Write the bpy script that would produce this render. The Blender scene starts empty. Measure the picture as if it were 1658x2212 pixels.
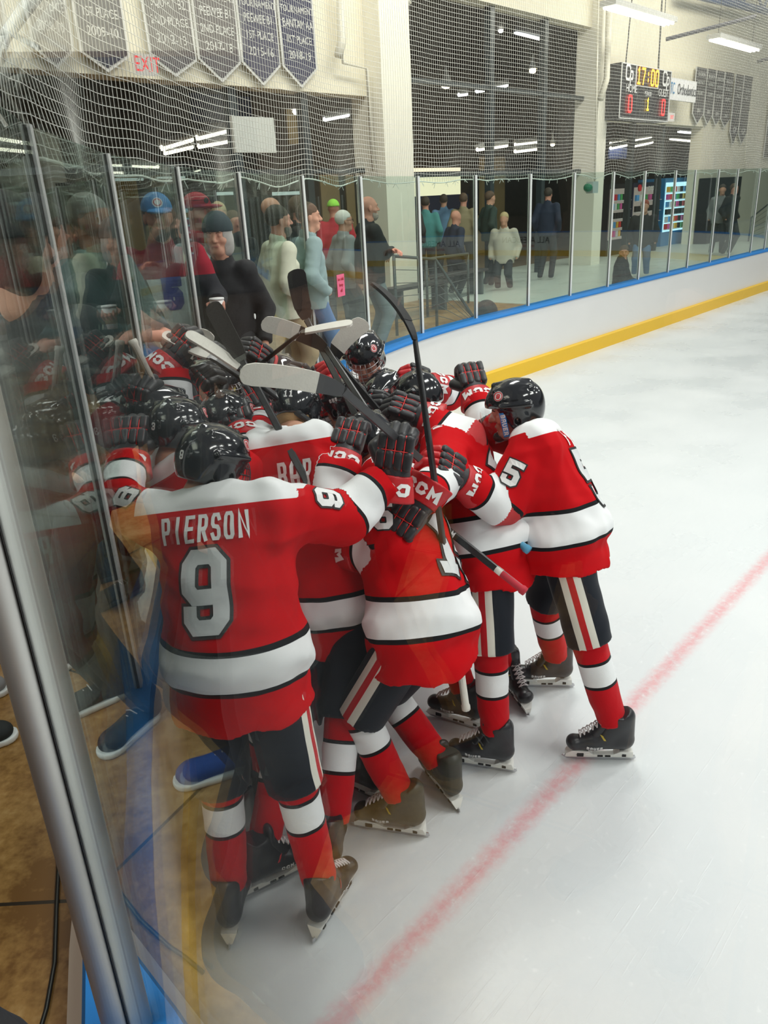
import bpy, bmesh, math, random
import numpy as np
from mathutils import Vector, Matrix
from mathutils.bvhtree import BVHTree
random.seed(7); rng = np.random.RandomState(7)
SC = bpy.context.scene; COL = SC.collection
PI = math.pi
# ------------------------------------------------------------------ camera
FPX = 1661.0; CH = 2.5
def _cam_axes():
    d = np.array([1050 - 829, 5200 - 1106, FPX]); d /= np.linalg.norm(d)
    f = np.array([0, 0, 1.0]); fw = f + d * np.dot(f, -d); fw /= np.linalg.norm(fw)
    return np.array([np.cross(d, fw), fw, -d])
CR = _cam_axes()                       # world = CR @ (right, down, forward)
cam = bpy.data.objects.new('camera', bpy.data.cameras.new('camera')); COL.objects.link(cam)
cam.data.sensor_width = 36; cam.data.sensor_height = 36; cam.data.sensor_fit = 'VERTICAL'; cam.data.lens = 36 * FPX / 2212
cam.data.clip_start = 0.01; cam.data.clip_end = 200
M = Matrix(((CR[0][0], -CR[0][1], -CR[0][2], 0), (CR[1][0], -CR[1][1], -CR[1][2], 0), (CR[2][0], -CR[2][1], -CR[2][2], CH), (0, 0, 0, 1)))
cam.matrix_world = M; SC.camera = cam
# ------------------------------------------------------------------ light
SC.view_settings.view_transform = 'Standard'; SC.view_settings.look = 'None'; SC.view_settings.gamma = 1
SC.view_settings.use_curve_mapping = False; SC.view_settings.exposure = 0.1
SC.cycles.max_bounces = 8; SC.cycles.transparent_max_bounces = 40; SC.cycles.use_denoising = True
SC.cycles.sample_clamp_indirect = 4; SC.cycles.caustics_reflective = False; SC.cycles.caustics_refractive = False
W = bpy.data.worlds.new('world'); SC.world = W; W.use_nodes = True
W.node_tree.nodes['Background'].inputs[0].default_value = (0.93, 0.95, 1.0, 1); W.node_tree.nodes['Background'].inputs[1].default_value = 0.30
def area(loc, sx, sy, power, rz=0.0, col=(1, 0.98, 0.94), tilt=0.0):
    l = bpy.data.lights.new('ceiling_or_fill_light', 'AREA'); l.shape = 'RECTANGLE'; l.size = sx; l.size_y = sy; l.energy = power; l.color = col
    o = bpy.data.objects.new('ceiling_or_fill_light', l); COL.objects.link(o); o.location = loc; o.rotation_euler = (tilt, 0, rz); return o
RA = math.atan2(0.731, 0.682)
for (ix, iy) in ((3, 2.5), (6.5, 6.5), (0.8, 6.6), (8, 0), (4.5, -2.5), (12, 4), (11, 10.5), (16, 12)):
    area((ix, iy, 7.2), 2.6, 0.9, 205, RA)
area((-3.2, 4.5, 6.0), 1.5, 1.5, 22, 0, (1, 0.92, 0.78)); area((-2.2, 0.4, 4.6), 1.4, 1.4, 34, 0, (1, 0.92, 0.78))
area((2.6, 11.6, 7.6), 7, 1, 330, RA, (1, 0.95, 0.84), 0.9); area((9.5, 18.6, 7.6), 7, 1, 330, RA, (1, 0.95, 0.84), 0.9); area((-2.4, 8.2, 7.4), 4, 1, 170, RA, (1, 0.95, 0.84), 0.9)  # extra tilted fill lights, added only to brighten the end wall
# ------------------------------------------------------------------ helpers
def ray(px, py):
    v = CR @ np.array([px - 829, py - 1106, FPX]); return v / np.linalg.norm(v)
def AY(px, py, Y):                     # place on the sight line at forward distance Y
    r = ray(px, py); t = Y / r[1]; return np.array([r[0] * t, Y, CH + r[2] * t])
def AZ(px, py, z):
    r = ray(px, py); t = (z - CH) / r[2]; return np.array([r[0] * t, r[1] * t, z])
def nrm(v):
    v = np.asarray(v, float); return v / max(1e-9, np.linalg.norm(v))
def hd(deg):
    a = math.radians(deg); return np.array([math.sin(a), math.cos(a), 0.0])
def tag(o, label=None, cat=None, group=None, kind=None):
    for k, v in (('label', label), ('category', cat), ('group', group), ('kind', kind)):
        if v: o[k] = v
    return o
def empty(name, loc=(0, 0, 0), label=None, cat=None, group=None):
    o = bpy.data.objects.new(name, None); COL.objects.link(o); o.location = Vector([float(a) for a in loc]); o.empty_display_size = 0.1
    return tag(o, label, cat, group)
def link(name, me, mat, parent=None, smooth=True):
    o = bpy.data.objects.new(name, me); COL.objects.link(o)
    if mat:
        for m_ in (mat if isinstance(mat, (list, tuple)) else [mat]): me.materials.append(m_)
    if smooth and len(me.polygons): me.polygons.foreach_set('use_smooth', [True] * len(me.polygons))
    if parent:
        o.parent = parent
        if parent.type == 'EMPTY' and parent.parent is None: o.matrix_parent_inverse = Matrix.Translation(parent.location).inverted()
        elif parent.parent is not None and parent.parent.type == 'EMPTY': pass
    return o
class MB:
    def __init__(s): s.v = []; s.f = []; s.mi = []
    def add(s, vs, fs, mi=0):
        n = len(s.v); s.v += [tuple(float(c) for c in v) for v in vs]; s.f += [tuple(i + n for i in f) for f in fs]; s.mi += [mi] * len(fs)
    def hexa(s, c8, mi=0): s.add(c8, [(0, 3, 2, 1), (4, 5, 6, 7), (0, 1, 5, 4), (1, 2, 6, 5), (2, 3, 7, 6), (3, 0, 4, 7)], mi)
    def box(s, a, b, mi=0):
        (x0, y0, z0), (x1, y1, z1) = a, b
        s.hexa([(x0, y0, z0), (x1, y0, z0), (x1, y1, z0), (x0, y1, z0), (x0, y0, z1), (x1, y0, z1), (x1, y1, z1), (x0, y1, z1)], mi)
    def obox(s, o, ex, ey, ez, mi=0):    # oriented box: origin corner-centre o, half axes
        o, ex, ey, ez = map(np.asarray, (o, ex, ey, ez))
        s.hexa([o - ex - ey - ez, o + ex - ey - ez, o + ex + ey - ez, o - ex + ey - ez, o - ex - ey + ez, o + ex - ey + ez, o + ex + ey + ez, o - ex + ey + ez], mi)
    def tube(s, pts, r, n=8, mi=0, cap=True, flat=None):
        pts = [np.asarray(p, float) for p in pts]; rs = r if isinstance(r, (list, tuple)) else [r] * len(pts)
        base = len(s.v); up = None; rings = []
        for i, p in enumerate(pts):
            t = nrm(pts[min(i + 1, len(pts) - 1)] - pts[max(i - 1, 0)])
            if up is None:
                up = np.array([0, 0, 1.0]) if abs(t[2]) < .9 else np.array([1.0, 0, 0])
                if flat is not None: up = np.asarray(flat[0], float)
            a = nrm(np.cross(t, up)); b = np.cross(a, t); up = b
            k = flat[1] if flat is not None else 1
            rings.append([p + rs[i] * (a * math.cos(2 * PI * j / n) + b * k * math.sin(2 * PI * j / n)) for j in range(n)])
        vs = [q for rg in rings for q in rg]; fs = []
        for i in range(len(pts) - 1):
            for j in range(n):
                j2 = (j + 1) % n; fs.append((i * n + j, i * n + j2, (i + 1) * n + j2, (i + 1) * n + j))
        if cap: fs.append(tuple(range(n))[::-1]); fs.append(tuple((len(pts) - 1) * n + j for j in range(n)))
        s.add(vs, fs, mi)
    def mesh(s, name):
        me = bpy.data.meshes.new(name); me.from_pydata(s.v, [], s.f); me.update()
        if any(s.mi): me.polygons.foreach_set('material_index', s.mi)
        return me
    def build(s, name, mat, parent=None, smooth=False): return link(name, s.mesh(name), mat, parent, smooth)
# --- materials
MATS = {}
def nt(name):
    m = bpy.data.materials.new(name); m.use_nodes = True; t = m.node_tree; return m, t, t.nodes['Principled BSDF']
def sset(p, **k):
    for a, b in k.items():
        i = {'col': 'Base Color', 'rough': 'Roughness', 'metal': 'Metallic', 'spec': 'Specular IOR Level', 'coat': 'Coat Weight', 'sheen': 'Sheen Weight', 'alpha': 'Alpha', 'em': 'Emission Strength', 'emc': 'Emission Color', 'trans': 'Transmission Weight'}[a]
        p.inputs[i].default_value = tuple(b) + (1,) if isinstance(b, (tuple, list)) else b
def nd(t, typ, ins=None, **kw):
    n = t.nodes.new(typ)
    for a, b in kw.items(): setattr(n, a, b)
    for a, b in (ins or {}).items():
        if isinstance(b, bpy.types.NodeSocket): t.links.new(b, n.inputs[a])
        else: n.inputs[a].default_value = b
    return n
def noise_bump(t, p, scale, strength, dist=0.01, detail=3, coord='Object'):
    tc = nd(t, 'ShaderNodeTexCoord'); nz = nd(t, 'ShaderNodeTexNoise', {'Vector': tc.outputs[coord], 'Scale': scale, 'Detail': detail})
    b = nd(t, 'ShaderNodeBump', {'Height': nz.outputs[0], 'Strength': strength, 'Distance': dist}); t.links.new(b.outputs[0], p.inputs['Normal']); return nz
def mat(name, col=None, rough=.5, metal=0, spec=.5, bump=None, var=0.0, vscale=6, **k):
    if name in MATS: return MATS[name]
    m, t, p = nt(name); sset(p, col=col, rough=rough, metal=metal, spec=spec, **k)
    nz = None
    if bump: nz = noise_bump(t, p, *bump)
    if var:
        tc = nd(t, 'ShaderNodeTexCoord'); n2 = nd(t, 'ShaderNodeTexNoise', {'Vector': tc.outputs['Object'], 'Scale': vscale, 'Detail': 4})
        mx = nd(t, 'ShaderNodeMix', data_type='RGBA'); mx.inputs[6].default_value = tuple(c * (1 - var) for c in col) + (1,); mx.inputs[7].default_value = tuple(min(1, c * (1 + var)) for c in col) + (1,)
        t.links.new(n2.outputs[0], mx.inputs[0]); t.links.new(mx.outputs[2], p.inputs['Base Color'])
    MATS[name] = m; return m
def emit(name, col=None, s=1):
    if name in MATS: return MATS[name]
    m, t, p = nt(name); sset(p, col=(0, 0, 0), emc=col, em=s); MATS[name] = m; return m
def bands(name, base, layers, rough=.75, bump=(260, .25, .002), sheen=.0, **k):
    """layers: list of (attribute, lo, hi, colour); later ones go on top"""
    m, t, p = nt(name); sset(p, rough=rough, spec=.10, sheen=sheen, **k)
    cur = nd(t, 'ShaderNodeRGB').outputs[0]; cur.default_value = tuple(base) + (1,); at = {}
    for (a, lo, hi, c) in layers:
        if a not in at: at[a] = nd(t, 'ShaderNodeAttribute', attribute_name=a).outputs['Fac']
        g = nd(t, 'ShaderNodeMath', {0: at[a], 1: lo}, operation='GREATER_THAN').outputs[0]
        l = nd(t, 'ShaderNodeMath', {0: at[a], 1: hi}, operation='LESS_THAN').outputs[0]
        f = nd(t, 'ShaderNodeMath', {0: g, 1: l}, operation='MULTIPLY').outputs[0]
        mx = nd(t, 'ShaderNodeMix', data_type='RGBA'); t.links.new(f, mx.inputs[0]); t.links.new(cur, mx.inputs[6]); mx.inputs[7].default_value = tuple(c) + (1,); cur = mx.outputs[2]
    t.links.new(cur, p.inputs['Base Color'])
    if bump: noise_bump(t, p, *bump)
    MATS[name] = m; return m
def glass(name, tint, ior=1.5):
    m = bpy.data.materials.new(name); m.use_nodes = True; t = m.node_tree; t.nodes.clear()
    o = nd(t, 'ShaderNodeOutputMaterial'); g = nd(t, 'ShaderNodeNewGeometry')
    io = nd(t, 'ShaderNodeMapRange', {0: g.outputs['Backfacing'], 3: ior, 4: 1 / ior})
    fr = nd(t, 'ShaderNodeFresnel', {'IOR': io.outputs[0]})
    tr = nd(t, 'ShaderNodeBsdfTransparent', {0: tuple(tint) + (1,)}); gl = nd(t, 'ShaderNodeBsdfGlossy', {'Roughness': 0.0}); gl.inputs[0].default_value = (.95, 1, .98, 1)
    mx = nd(t, 'ShaderNodeMixShader', {0: fr.outputs[0], 1: tr.outputs[0], 2: gl.outputs[0]}); t.links.new(mx.outputs[0], o.inputs[0]); MATS[name] = m; return m
WHITE = (.80, .81, .82); RED = (.52, .002, .006); BLK = (.012, .012, .014); OFFW = (.72, .70, .62)
# --- text and block lettering
def text_mesh(s, size, extrude=.001, align='CENTER', sx=1.0):
    c = bpy.data.curves.new('txt', 'FONT'); c.body = s; c.size = size; c.align_x = align; c.align_y = 'CENTER'; c.extrude = extrude; c.resolution_u = 3
    o = bpy.data.objects.new('txt', c); me = bpy.data.meshes.new_from_object(o); bpy.data.objects.remove(o)
    if sx != 1: me.transform(Matrix.Diagonal((sx, 1, 1, 1)))
    return me
def frame(o, ex, ey):
    o, ex, ey = [Vector([float(a) for a in q]) for q in (o, ex, ey)]; ex.normalize(); ez = ex.cross(ey).normalized(); ey = ez.cross(ex)
    return Matrix(((ex.x, ey.x, ez.x, o.x), (ex.y, ey.y, ez.y, o.y), (ex.z, ey.z, ez.z, o.z), (0, 0, 0, 1)))
def text_at(s, size, o, ex, ey, m, parent=None, name='lettering', sx=1.0, align='CENTER'):
    me = text_mesh(s, size, .0015, align, sx); me.transform(frame(o, ex, ey)); return link(name, me, m, parent, False)
GL = {'0': [[(.2, 0), (.8, 0), (1, .12), (1, .88), (.8, 1), (.2, 1), (0, .88), (0, .12), (.2, 0)]],
 '1': [[(.25, .86), (.55, 1), (.55, 0)], [(.2, 0), (.9, 0)]], '2': [[(0, .8), (0, .88), (.2, 1), (.8, 1), (1, .88), (1, .6), (0, .12), (0, 0), (1, 0)]],
 '3': [[(0, .8), (0, .88), (.2, 1), (.8, 1), (1, .88), (1, .62), (.8, .5), (.4, .5)], [(.8, .5), (1, .38), (1, .12), (.8, 0), (.2, 0), (0, .12), (0, .2)]],
 '4': [[(.75, 0), (.75, 1), (0, .35), (1, .35)]], '5': [[(1, 1), (0, 1), (0, .56), (.8, .56), (1, .44), (1, .12), (.8, 0), (.2, 0), (0, .12), (0, .2)]],
 '6': [[(1, .8), (1, .88), (.8, 1), (.2, 1), (0, .88), (0, .12), (.2, 0), (.8, 0), (1, .12), (1, .45), (.8, .57), (0, .57)]],
 '7': [[(0, 1), (1, 1), (.4, 0)]], '8': [[(.2, 0), (.8, 0), (1, .12), (1, .4), (.8, .5), (.2, .5), (0, .6), (0, .88), (.2, 1), (.8, 1), (1, .88), (1, .6), (.8, .5)], [(.2, .5), (0, .4), (0, .12), (.2, 0)]],
 '9': [[(0, .2), (0, .12), (.2, 0), (.8, 0), (1, .12), (1, .88), (.8, 1), (.2, 1), (0, .88), (0, .55), (.2, .43), (1, .43)]],
 'A': [[(0, 0), (0, .85), (.2, 1), (.8, 1), (1, .85), (1, 0)], [(0, .4), (1, .4)]], 'B': [[(0, 0), (0, 1), (.8, 1), (1, .88), (1, .62), (.8, .52), (0, .52)], [(.8, .52), (1, .4), (1, .12), (.8, 0), (0, 0)]],
 'C': [[(1, .8), (.8, 1), (.2, 1), (0, .85), (0, .15), (.2, 0), (.8, 0), (1, .2)]], 'E': [[(1, 1), (0, 1), (0, 0), (1, 0)], [(0, .5), (.8, .5)]], 'F': [[(1, 1), (0, 1), (0, 0)], [(0, .5), (.8, .5)]],
 'G': [[(1, .8), (.8, 1), (.2, 1), (0, .85), (0, .15), (.2, 0), (.8, 0), (1, .15), (1, .45), (.55, .45)]], 'H': [[(0, 0), (0, 1)], [(1, 0), (1, 1)], [(0, .5), (1, .5)]], 'I': [[(.5, 0), (.5, 1)]], 'K': [[(0, 0), (0, 1)], [(1, 1), (0, .45), (1, 0)]],
 'L': [[(0, 1), (0, 0), (1, 0)]], 'M': [[(0, 0), (0, 1), (.5, .45), (1, 1), (1, 0)]], 'N': [[(0, 0), (0, 1), (1, 0), (1, 1)]], 'O': [[(.2, 0), (.8, 0), (1, .12), (1, .88), (.8, 1), (.2, 1), (0, .88), (0, .12), (.2, 0)]],
 'P': [[(0, 0), (0, 1), (.8, 1), (1, .88), (1, .57), (.8, .45), (0, .45)]], 'R': [[(0, 0), (0, 1), (.8, 1), (1, .88), (1, .57), (.8, .45), (0, .45)], [(.5, .45), (1, 0)]],
 'S': [[(1, .82), (.8, 1), (.2, 1), (0, .88), (0, .62), (.2, .52), (.8, .48), (1, .38), (1, .12), (.8, 0), (.2, 0), (0, .18)]], 'U': [[(0, 1), (0, .12), (.2, 0), (.8, 0), (1, .12), (1, 1)]], 'T': [[(0, 1), (1, 1)], [(.5, 1), (.5, 0)]], 'X': [[(0, 0), (1, 1)], [(0, 1), (1, 0)]], 'W': [[(0, 1), (.2, 0), (.5, .6), (.8, 0), (1, 1)]], 'V': [[(0, 1), (.5, 0), (1, 1)]], 'Y': [[(0, 1), (.5, .5), (1, 1)], [(.5, .5), (.5, 0)]], 'D': [[(0, 0), (0, 1), (.8, 1), (1, .85), (1, .15), (.8, 0), (0, 0)]], ' ': [], ':': [[(.5, .25), (.5, .33)], [(.5, .67), (.5, .75)]]}
def strokes(s, w, h, gap, sw, grow=0.0, step=.012):
    """2D quads of block letters, centred on the origin: [(4 points)]"""
    n = len(s); tot = n * w + (n - 1) * gap; quads = []; hw = sw / 2 + grow
    for i, ch in enumerate(s):
        x0 = -tot / 2 + i * (w + gap)
        for pl in GL[ch]:
            P = [np.array([x0 + sw / 2 + x * (w - sw), -h / 2 + sw / 2 + y * (h - sw)]) for x, y in pl]
            closed = np.allclose(P[0], P[-1]) and len(P) > 2; L = []; m = len(P)
            for k in range(m):
                a = P[k] - P[k - 1] if k > 0 else (P[-1] - P[-2] if closed else None); b = P[k + 1] - P[k] if k < m - 1 else (P[1] - P[0] if closed else None)
                da = nrm(a) if a is not None else nrm(b); db = nrm(b) if b is not None else nrm(a)
                na, nb = np.array([-da[1], da[0]]), np.array([-db[1], db[0]]); q = nrm(na + nb); sc = hw / max(.45, float(q @ na)); e = np.zeros(2)
                if not closed and k == 0: e = -db * hw
                if not closed and k == m - 1: e = da * hw
                L.append((P[k] + e + q * sc, P[k] + e - q * sc))
            for k in range(m - 1):
                (a1, a2), (b1, b2) = L[k], L[k + 1]; ns = max(1, int(np.linalg.norm(P[k + 1] - P[k]) / step)); nw = max(1, int(2 * hw / (step * 1.3)))
                for j in range(ns):
                    for c in range(nw):
                        g = lambda u, v: (a1 * (1 - v) + a2 * v) * (1 - u) + (b1 * (1 - v) + b2 * v) * u
                        quads.append([g(j / ns, c / nw), g((j + 1) / ns, c / nw), g((j + 1) / ns, (c + 1) / nw), g(j / ns, (c + 1) / nw)])
    return quads
def disc2d(cx, cy, r0, r1, n=24):
    q = []; rs = np.linspace(r0, r1, 3)
    for i in range(n):
        a, b = 2 * PI * i / n, 2 * PI * (i + 1) / n
        for k in range(2): q.append([np.array([cx + r * math.cos(t), cy + r * math.sin(t)]) for r, t in ((rs[k], a), (rs[k + 1], a), (rs[k + 1], b), (rs[k], b))])
    return q
def decal(quads, o, ex, ey, bvh, off, back=.25, reach=.6):
    """drape flat lettering over a surface along the frame's normal"""
    o, ex, ey = np.asarray(o, float), nrm(ex), np.asarray(ey, float); ey = nrm(ey - ex * (ey @ ex)); n = np.cross(ex, ey); mb = MB(); cache = {}
    def pr(p):
        k = (round(p[0], 4), round(p[1], 4))
        if k not in cache:
            w = o + ex * p[0] + ey * p[1] + n * back; h = bvh.ray_cast(Vector(w), Vector(-n), reach); cache[k] = None if h[0] is None else np.array(h[0]) + np.array(h[1]) * off
        return cache[k]
    for q in quads:
        c = [pr(p) for p in q]
        if any(x is None for x in c): continue
        if max(np.linalg.norm(c[0] - c[2]), np.linalg.norm(c[1] - c[3])) > .09: continue
        mb.add(c, [(0, 1, 2, 3)])
    return mb
def bvh_of(o):
    me = o.data; return BVHTree.FromPolygons([v.co.copy() for v in me.vertices], [tuple(p.vertices) for p in me.polygons])
def make_decal(name, quads, o, ex, ey, bvh, off, m, parent):
    mb = decal(quads, o, ex, ey, bvh, off)
    if mb.f: return mb.build(name, m, parent)
# --- implicit surfaces
def surf(f, lo, hi, h, B=6, safety=1.7):
    lo = np.asarray(lo, float) - 2 * h; hi = np.asarray(hi, float) + 2 * h; n = np.ceil((hi - lo) / h / B).astype(int); N = n * B + 1
    ci = np.stack(np.meshgrid(*[np.arange(k) for k in n], indexing='ij'), -1).reshape(-1, 3); cc = lo + (ci + .5) * B * h
    fc = f(cc); act = np.abs(fc) < B * h * .87 * safety; V = np.full(N, 1.0); ia = ci[act]
    for c_, v_ in zip(ci[~act], fc[~act]):
        if v_ < 0: a = c_ * B; V[a[0]:a[0] + B + 1, a[1]:a[1] + B + 1, a[2]:a[2] + B + 1] = -1.0
    if len(ia) == 0: return np.zeros((0, 3)), np.zeros((0, 4), int)
    off = np.stack(np.meshgrid(*[np.arange(B + 1)] * 3, indexing='ij'), -1).reshape(-1, 3)
    G = (ia[:, None, :] * B + off[None]).reshape(-1, 3); key = np.ravel_multi_index(G.T, N); uk = np.unique(key)
    G = np.stack(np.unravel_index(uk, N), -1); vals = np.empty(len(uk))
    for s in range(0, len(uk), 200000): vals[s:s + 200000] = f(lo + G[s:s + 200000] * h)
    V.ravel()[uk] = vals
    S = V < 0; A = np.zeros(tuple(np.array(N) - 1), bool); cnt = np.zeros(A.shape, np.int8)
    for d in np.ndindex(2, 2, 2): cnt += S[d[0]:N[0] - 1 + d[0], d[1]:N[1] - 1 + d[1], d[2]:N[2] - 1 + d[2]]
    A = (cnt > 0) & (cnt < 8); idx = -np.ones(A.shape, int); C = np.argwhere(A); idx[A] = np.arange(len(C))
    acc = np.zeros((len(C), 3)); num = np.zeros(len(C)); cor = [np.array(d) for d in np.ndindex(2, 2, 2)]
    vv = [V[C[:, 0] + d[0], C[:, 1] + d[1], C[:, 2] + d[2]] for d in cor]
    for a in range(8):
        for b in range(a + 1, 8):
            if np.abs(cor[a] - cor[b]).sum() != 1: continue
            m = (vv[a] < 0) != (vv[b] < 0); t = np.where(m, vv[a] / np.where(m, vv[a] - vv[b], 1), 0)
            acc += np.where(m[:, None], cor[a] + t[:, None] * (cor[b] - cor[a]), 0); num += m
    P = lo + (C + acc / num[:, None]) * h; Q = []
    for ax in range(3):
        sl0 = [slice(None)] * 3; sl1 = [slice(None)] * 3; sl0[ax] = slice(0, -1); sl1[ax] = slice(1, None)
        e = S[tuple(sl0)] != S[tuple(sl1)]; E = np.argwhere(e); b, c = [(1, 2), (2, 0), (0, 1)][ax]
        ok = (E[:, b] > 0) & (E[:, c] > 0) & (E[:, b] < N[b] - 1) & (E[:, c] < N[c] - 1); E = E[ok]
        db = np.zeros(3, int); db[b] = 1; dc = np.zeros(3, int); dc[c] = 1; g = lambda X: idx[X[:, 0], X[:, 1], X[:, 2]]
        q = np.stack([g(E), g(E - db), g(E - db - dc), g(E - dc)], 1); ins = S[E[:, 0], E[:, 1], E[:, 2]]; q[ins] = q[ins][:, ::-1]; Q.append(q[(q >= 0).all(1)])
    return P, np.concatenate(Q)[:, ::-1]
def smin(a, b, k):
    if k <= 0: return np.minimum(a, b)
    h = np.clip(.5 + .5 * (b - a) / k, 0, 1); return b * (1 - h) + a * h - k * h * (1 - h)
def cap(P, a, b, ra, rb, flat=None):
    a = np.asarray(a, float); b = np.asarray(b, float); ab = b - a; t = np.clip((P - a) @ ab / max(1e-9, ab @ ab), 0, 1); q = P - a - t[:, None] * ab
    if flat is not None: n = np.asarray(flat[0]); q = q + (q @ n)[:, None] * n * (flat[1] - 1)
    return np.sqrt((q * q).sum(1)) - (ra + (rb - ra) * t)
def ell(P, c, r, R=None):
    q = P - np.asarray(c); r = np.asarray(r, float)
    if R is not None: q = q @ np.asarray(R).T
    k0 = np.sqrt(((q / r) ** 2).sum(1)); k1 = np.sqrt(((q / r ** 2) ** 2).sum(1)); return k0 * (k0 - 1) / np.maximum(k1, 1e-6)
def rbox(P, c, b, r, R=None):
    q = P - np.asarray(c)
    if R is not None: q = q @ np.asarray(R).T
    q = np.abs(q) - (np.asarray(b) - r); return np.sqrt((np.maximum(q, 0) ** 2).sum(1)) + np.minimum(q.max(1), 0) - r
def wob(P, s, seed=0, n=3):
    r = np.random.RandomState(seed); o = 0
    for i in range(n):
        k = nrm(r.randn(3)) * s * (1 + .7 * i); k2 = nrm(r.randn(3)) * s * .5; o = o + np.sin(P @ k + 2.2 * np.sin(P @ k2 + r.rand() * 6) + r.rand() * 6) / (1 + .5 * i)
    return o / n
def smesh(name, f, lo, hi, h, mat_, parent=None, attrs=None, T=None):
    P, Q = surf(f, lo, hi, h); me = bpy.data.meshes.new(name)
    me.vertices.add(len(P)); me.vertices.foreach_set('co', P.ravel()); me.loops.add(Q.size); me.loops.foreach_set('vertex_index', Q.ravel().astype(np.int32))
    me.polygons.add(len(Q)); me.polygons.foreach_set('loop_start', np.arange(0, Q.size, 4, dtype=np.int32)); me.update(calc_edges=True); me.validate()
    if attrs:
        for k, v in attrs(P).items():
            if len(me.vertices) == len(v): at = me.attributes.new(k, 'FLOAT', 'POINT'); at.data.foreach_set('value', np.asarray(v, np.float32))
    if T is not None: me.transform(T)
    return link(name, me, mat_, parent, True)
def mirror_mesh(me, name):
    m2 = me.copy(); m2.name = name; m2.transform(Matrix.Diagonal((-1, 1, 1, 1))); m2.flip_normals(); return m2
# ================================================================== the place
UV = np.array([0.682, 0.731, 0]); NV = np.array([-0.731, 0.682, 0]); ZV = np.array([0, 0, 1.0]); M0 = np.array([5.04, 14.54, 0]); CA = np.array([8.40, 4.22, 0]); RR = 9.5
def E(s, d, z): return M0 + UV * s + NV * d + ZV * z
def PW(px, py, d):                     # sight line onto the vertical plane d metres behind the end glass
    r = ray(px, py); n = NV; t = ((M0 + NV * d) @ n) / (r @ n); return np.array([0, 0, CH]) + r * t
def SZ(px, py, d):
    p = PW(px, py, d); return float((p - M0) @ UV), float(p[2])
FZ = .75                                # raised spectator floor
cream = mat('painted_block_wall', (.80, .75, .60), .8, bump=(3, .15, .02), var=.05)
cream2 = mat('painted_pillar', (.84, .81, .70), .7, var=.03)
alum = mat('brushed_aluminium', (.60, .59, .57), .55, .45); alum2 = mat('pale_anodised', (.84, .86, .84), .4, .2); gask = mat('dark_gasket', (.05, .05, .05), .6)
boardw = mat('white_board', (.80, .79, .78), .35, var=.03, vscale=2); blue = mat('blue_ledge', (.02, .20, .58), .55, spec=.25); yel = mat('yellow_kick_plate', (.85, .52, .01), .4); seam = mat('board_seam', (.35, .34, .33), .7)
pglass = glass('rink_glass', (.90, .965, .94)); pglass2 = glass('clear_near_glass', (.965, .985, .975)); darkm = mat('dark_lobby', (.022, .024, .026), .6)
# ice
def ice_mat():
    m, t, p = nt('ice'); sset(p, rough=.22, spec=.22)
    tc = nd(t, 'ShaderNodeTexCoord'); sp = nd(t, 'ShaderNodeSeparateXYZ', {0: tc.outputs['Object']})
    n1 = nd(t, 'ShaderNodeTexNoise', {'Vector': tc.outputs['Object'], 'Scale': 1.1, 'Detail': 5}); n2 = nd(t, 'ShaderNodeTexNoise', {'Vector': tc.outputs['Object'], 'Scale': 24, 'Detail': 6, 'Roughness': .7})
    mp = nd(t, 'ShaderNodeMapping', {'Vector': tc.outputs['Object']}); mp.inputs['Scale'].default_value = (2.5, 60, 1); mp.inputs['Rotation'].default_value = (0, 0, .6)
    n3 = nd(t, 'ShaderNodeTexNoise', {'Vector': mp.outputs[0], 'Scale': 1.0, 'Detail': 3}); r3 = nd(t, 'ShaderNodeMapRange', {0: n3.outputs[0], 1: .62, 2: .72})
    c = nd(t, 'ShaderNodeMix', data_type='RGBA'); c.inputs[6].default_value = (.62, .66, .685, 1); c.inputs[7].default_value = (.72, .735, .745, 1); t.links.new(n1.outputs[0], c.inputs[0])
    # painted line under the ice, its edge broken by the snow on top
    wob_ = nd(t, 'ShaderNodeMath', {0: n2.outputs[0], 1: .05}, operation='MULTIPLY'); ab = nd(t, 'ShaderNodeMath', {0: sp.outputs[1]}, operation='ABSOLUTE'); sm = nd(t, 'ShaderNodeMath', {0: ab.outputs[0], 1: wob_.outputs[0]}, operation='ADD')
    f = nd(t, 'ShaderNodeMapRange', {0: sm.outputs[0], 1: .015, 2: .105, 3: .50, 4: 0.0}, interpolation_type='SMOOTHSTEP'); sn = nd(t, 'ShaderNodeMapRange', {0: n2.outputs[0], 1: .42, 2: .62, 3: 1, 4: .55}); ff = nd(t, 'ShaderNodeMath', {0: f.outputs[0], 1: sn.outputs[0]}, operation='MULTIPLY')
    c2 = nd(t, 'ShaderNodeMix', data_type='RGBA'); t.links.new(ff.outputs[0], c2.inputs[0]); t.links.new(c.outputs[2], c2.inputs[6]); c2.inputs[7].default_value = (.72, .08, .11, 1)
    sc = nd(t, 'ShaderNodeMapRange', {0: n2.outputs[0], 1: .60, 2: .72, 3: 0, 4: .5}); c3 = nd(t, 'ShaderNodeMix', data_type='RGBA'); t.links.new(sc.outputs[0], c3.inputs[0]); t.links.new(c2.outputs[2], c3.inputs[6]); c3.inputs[7].default_value = (.86, .87, .88, 1)
    t.links.new(c3.outputs[2], p.inputs['Base Color'])
    rr = nd(t, 'ShaderNodeMapRange', {0: n1.outputs[0], 1: .35, 2: .65, 3: .22, 4: .45}); t.links.new(rr.outputs[0], p.inputs['Roughness'])
    hs = nd(t, 'ShaderNodeMath', {0: n2.outputs[0], 1: r3.outputs[0]}, operation='ADD'); b = nd(t, 'ShaderNodeBump', {'Height': hs.outputs[0], 'Strength': .25, 'Distance': .004}); t.links.new(b.outputs[0], p.inputs['Normal']); return m
q = MB(); LP = np.array([1.27, 3.35, 0])
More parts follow.
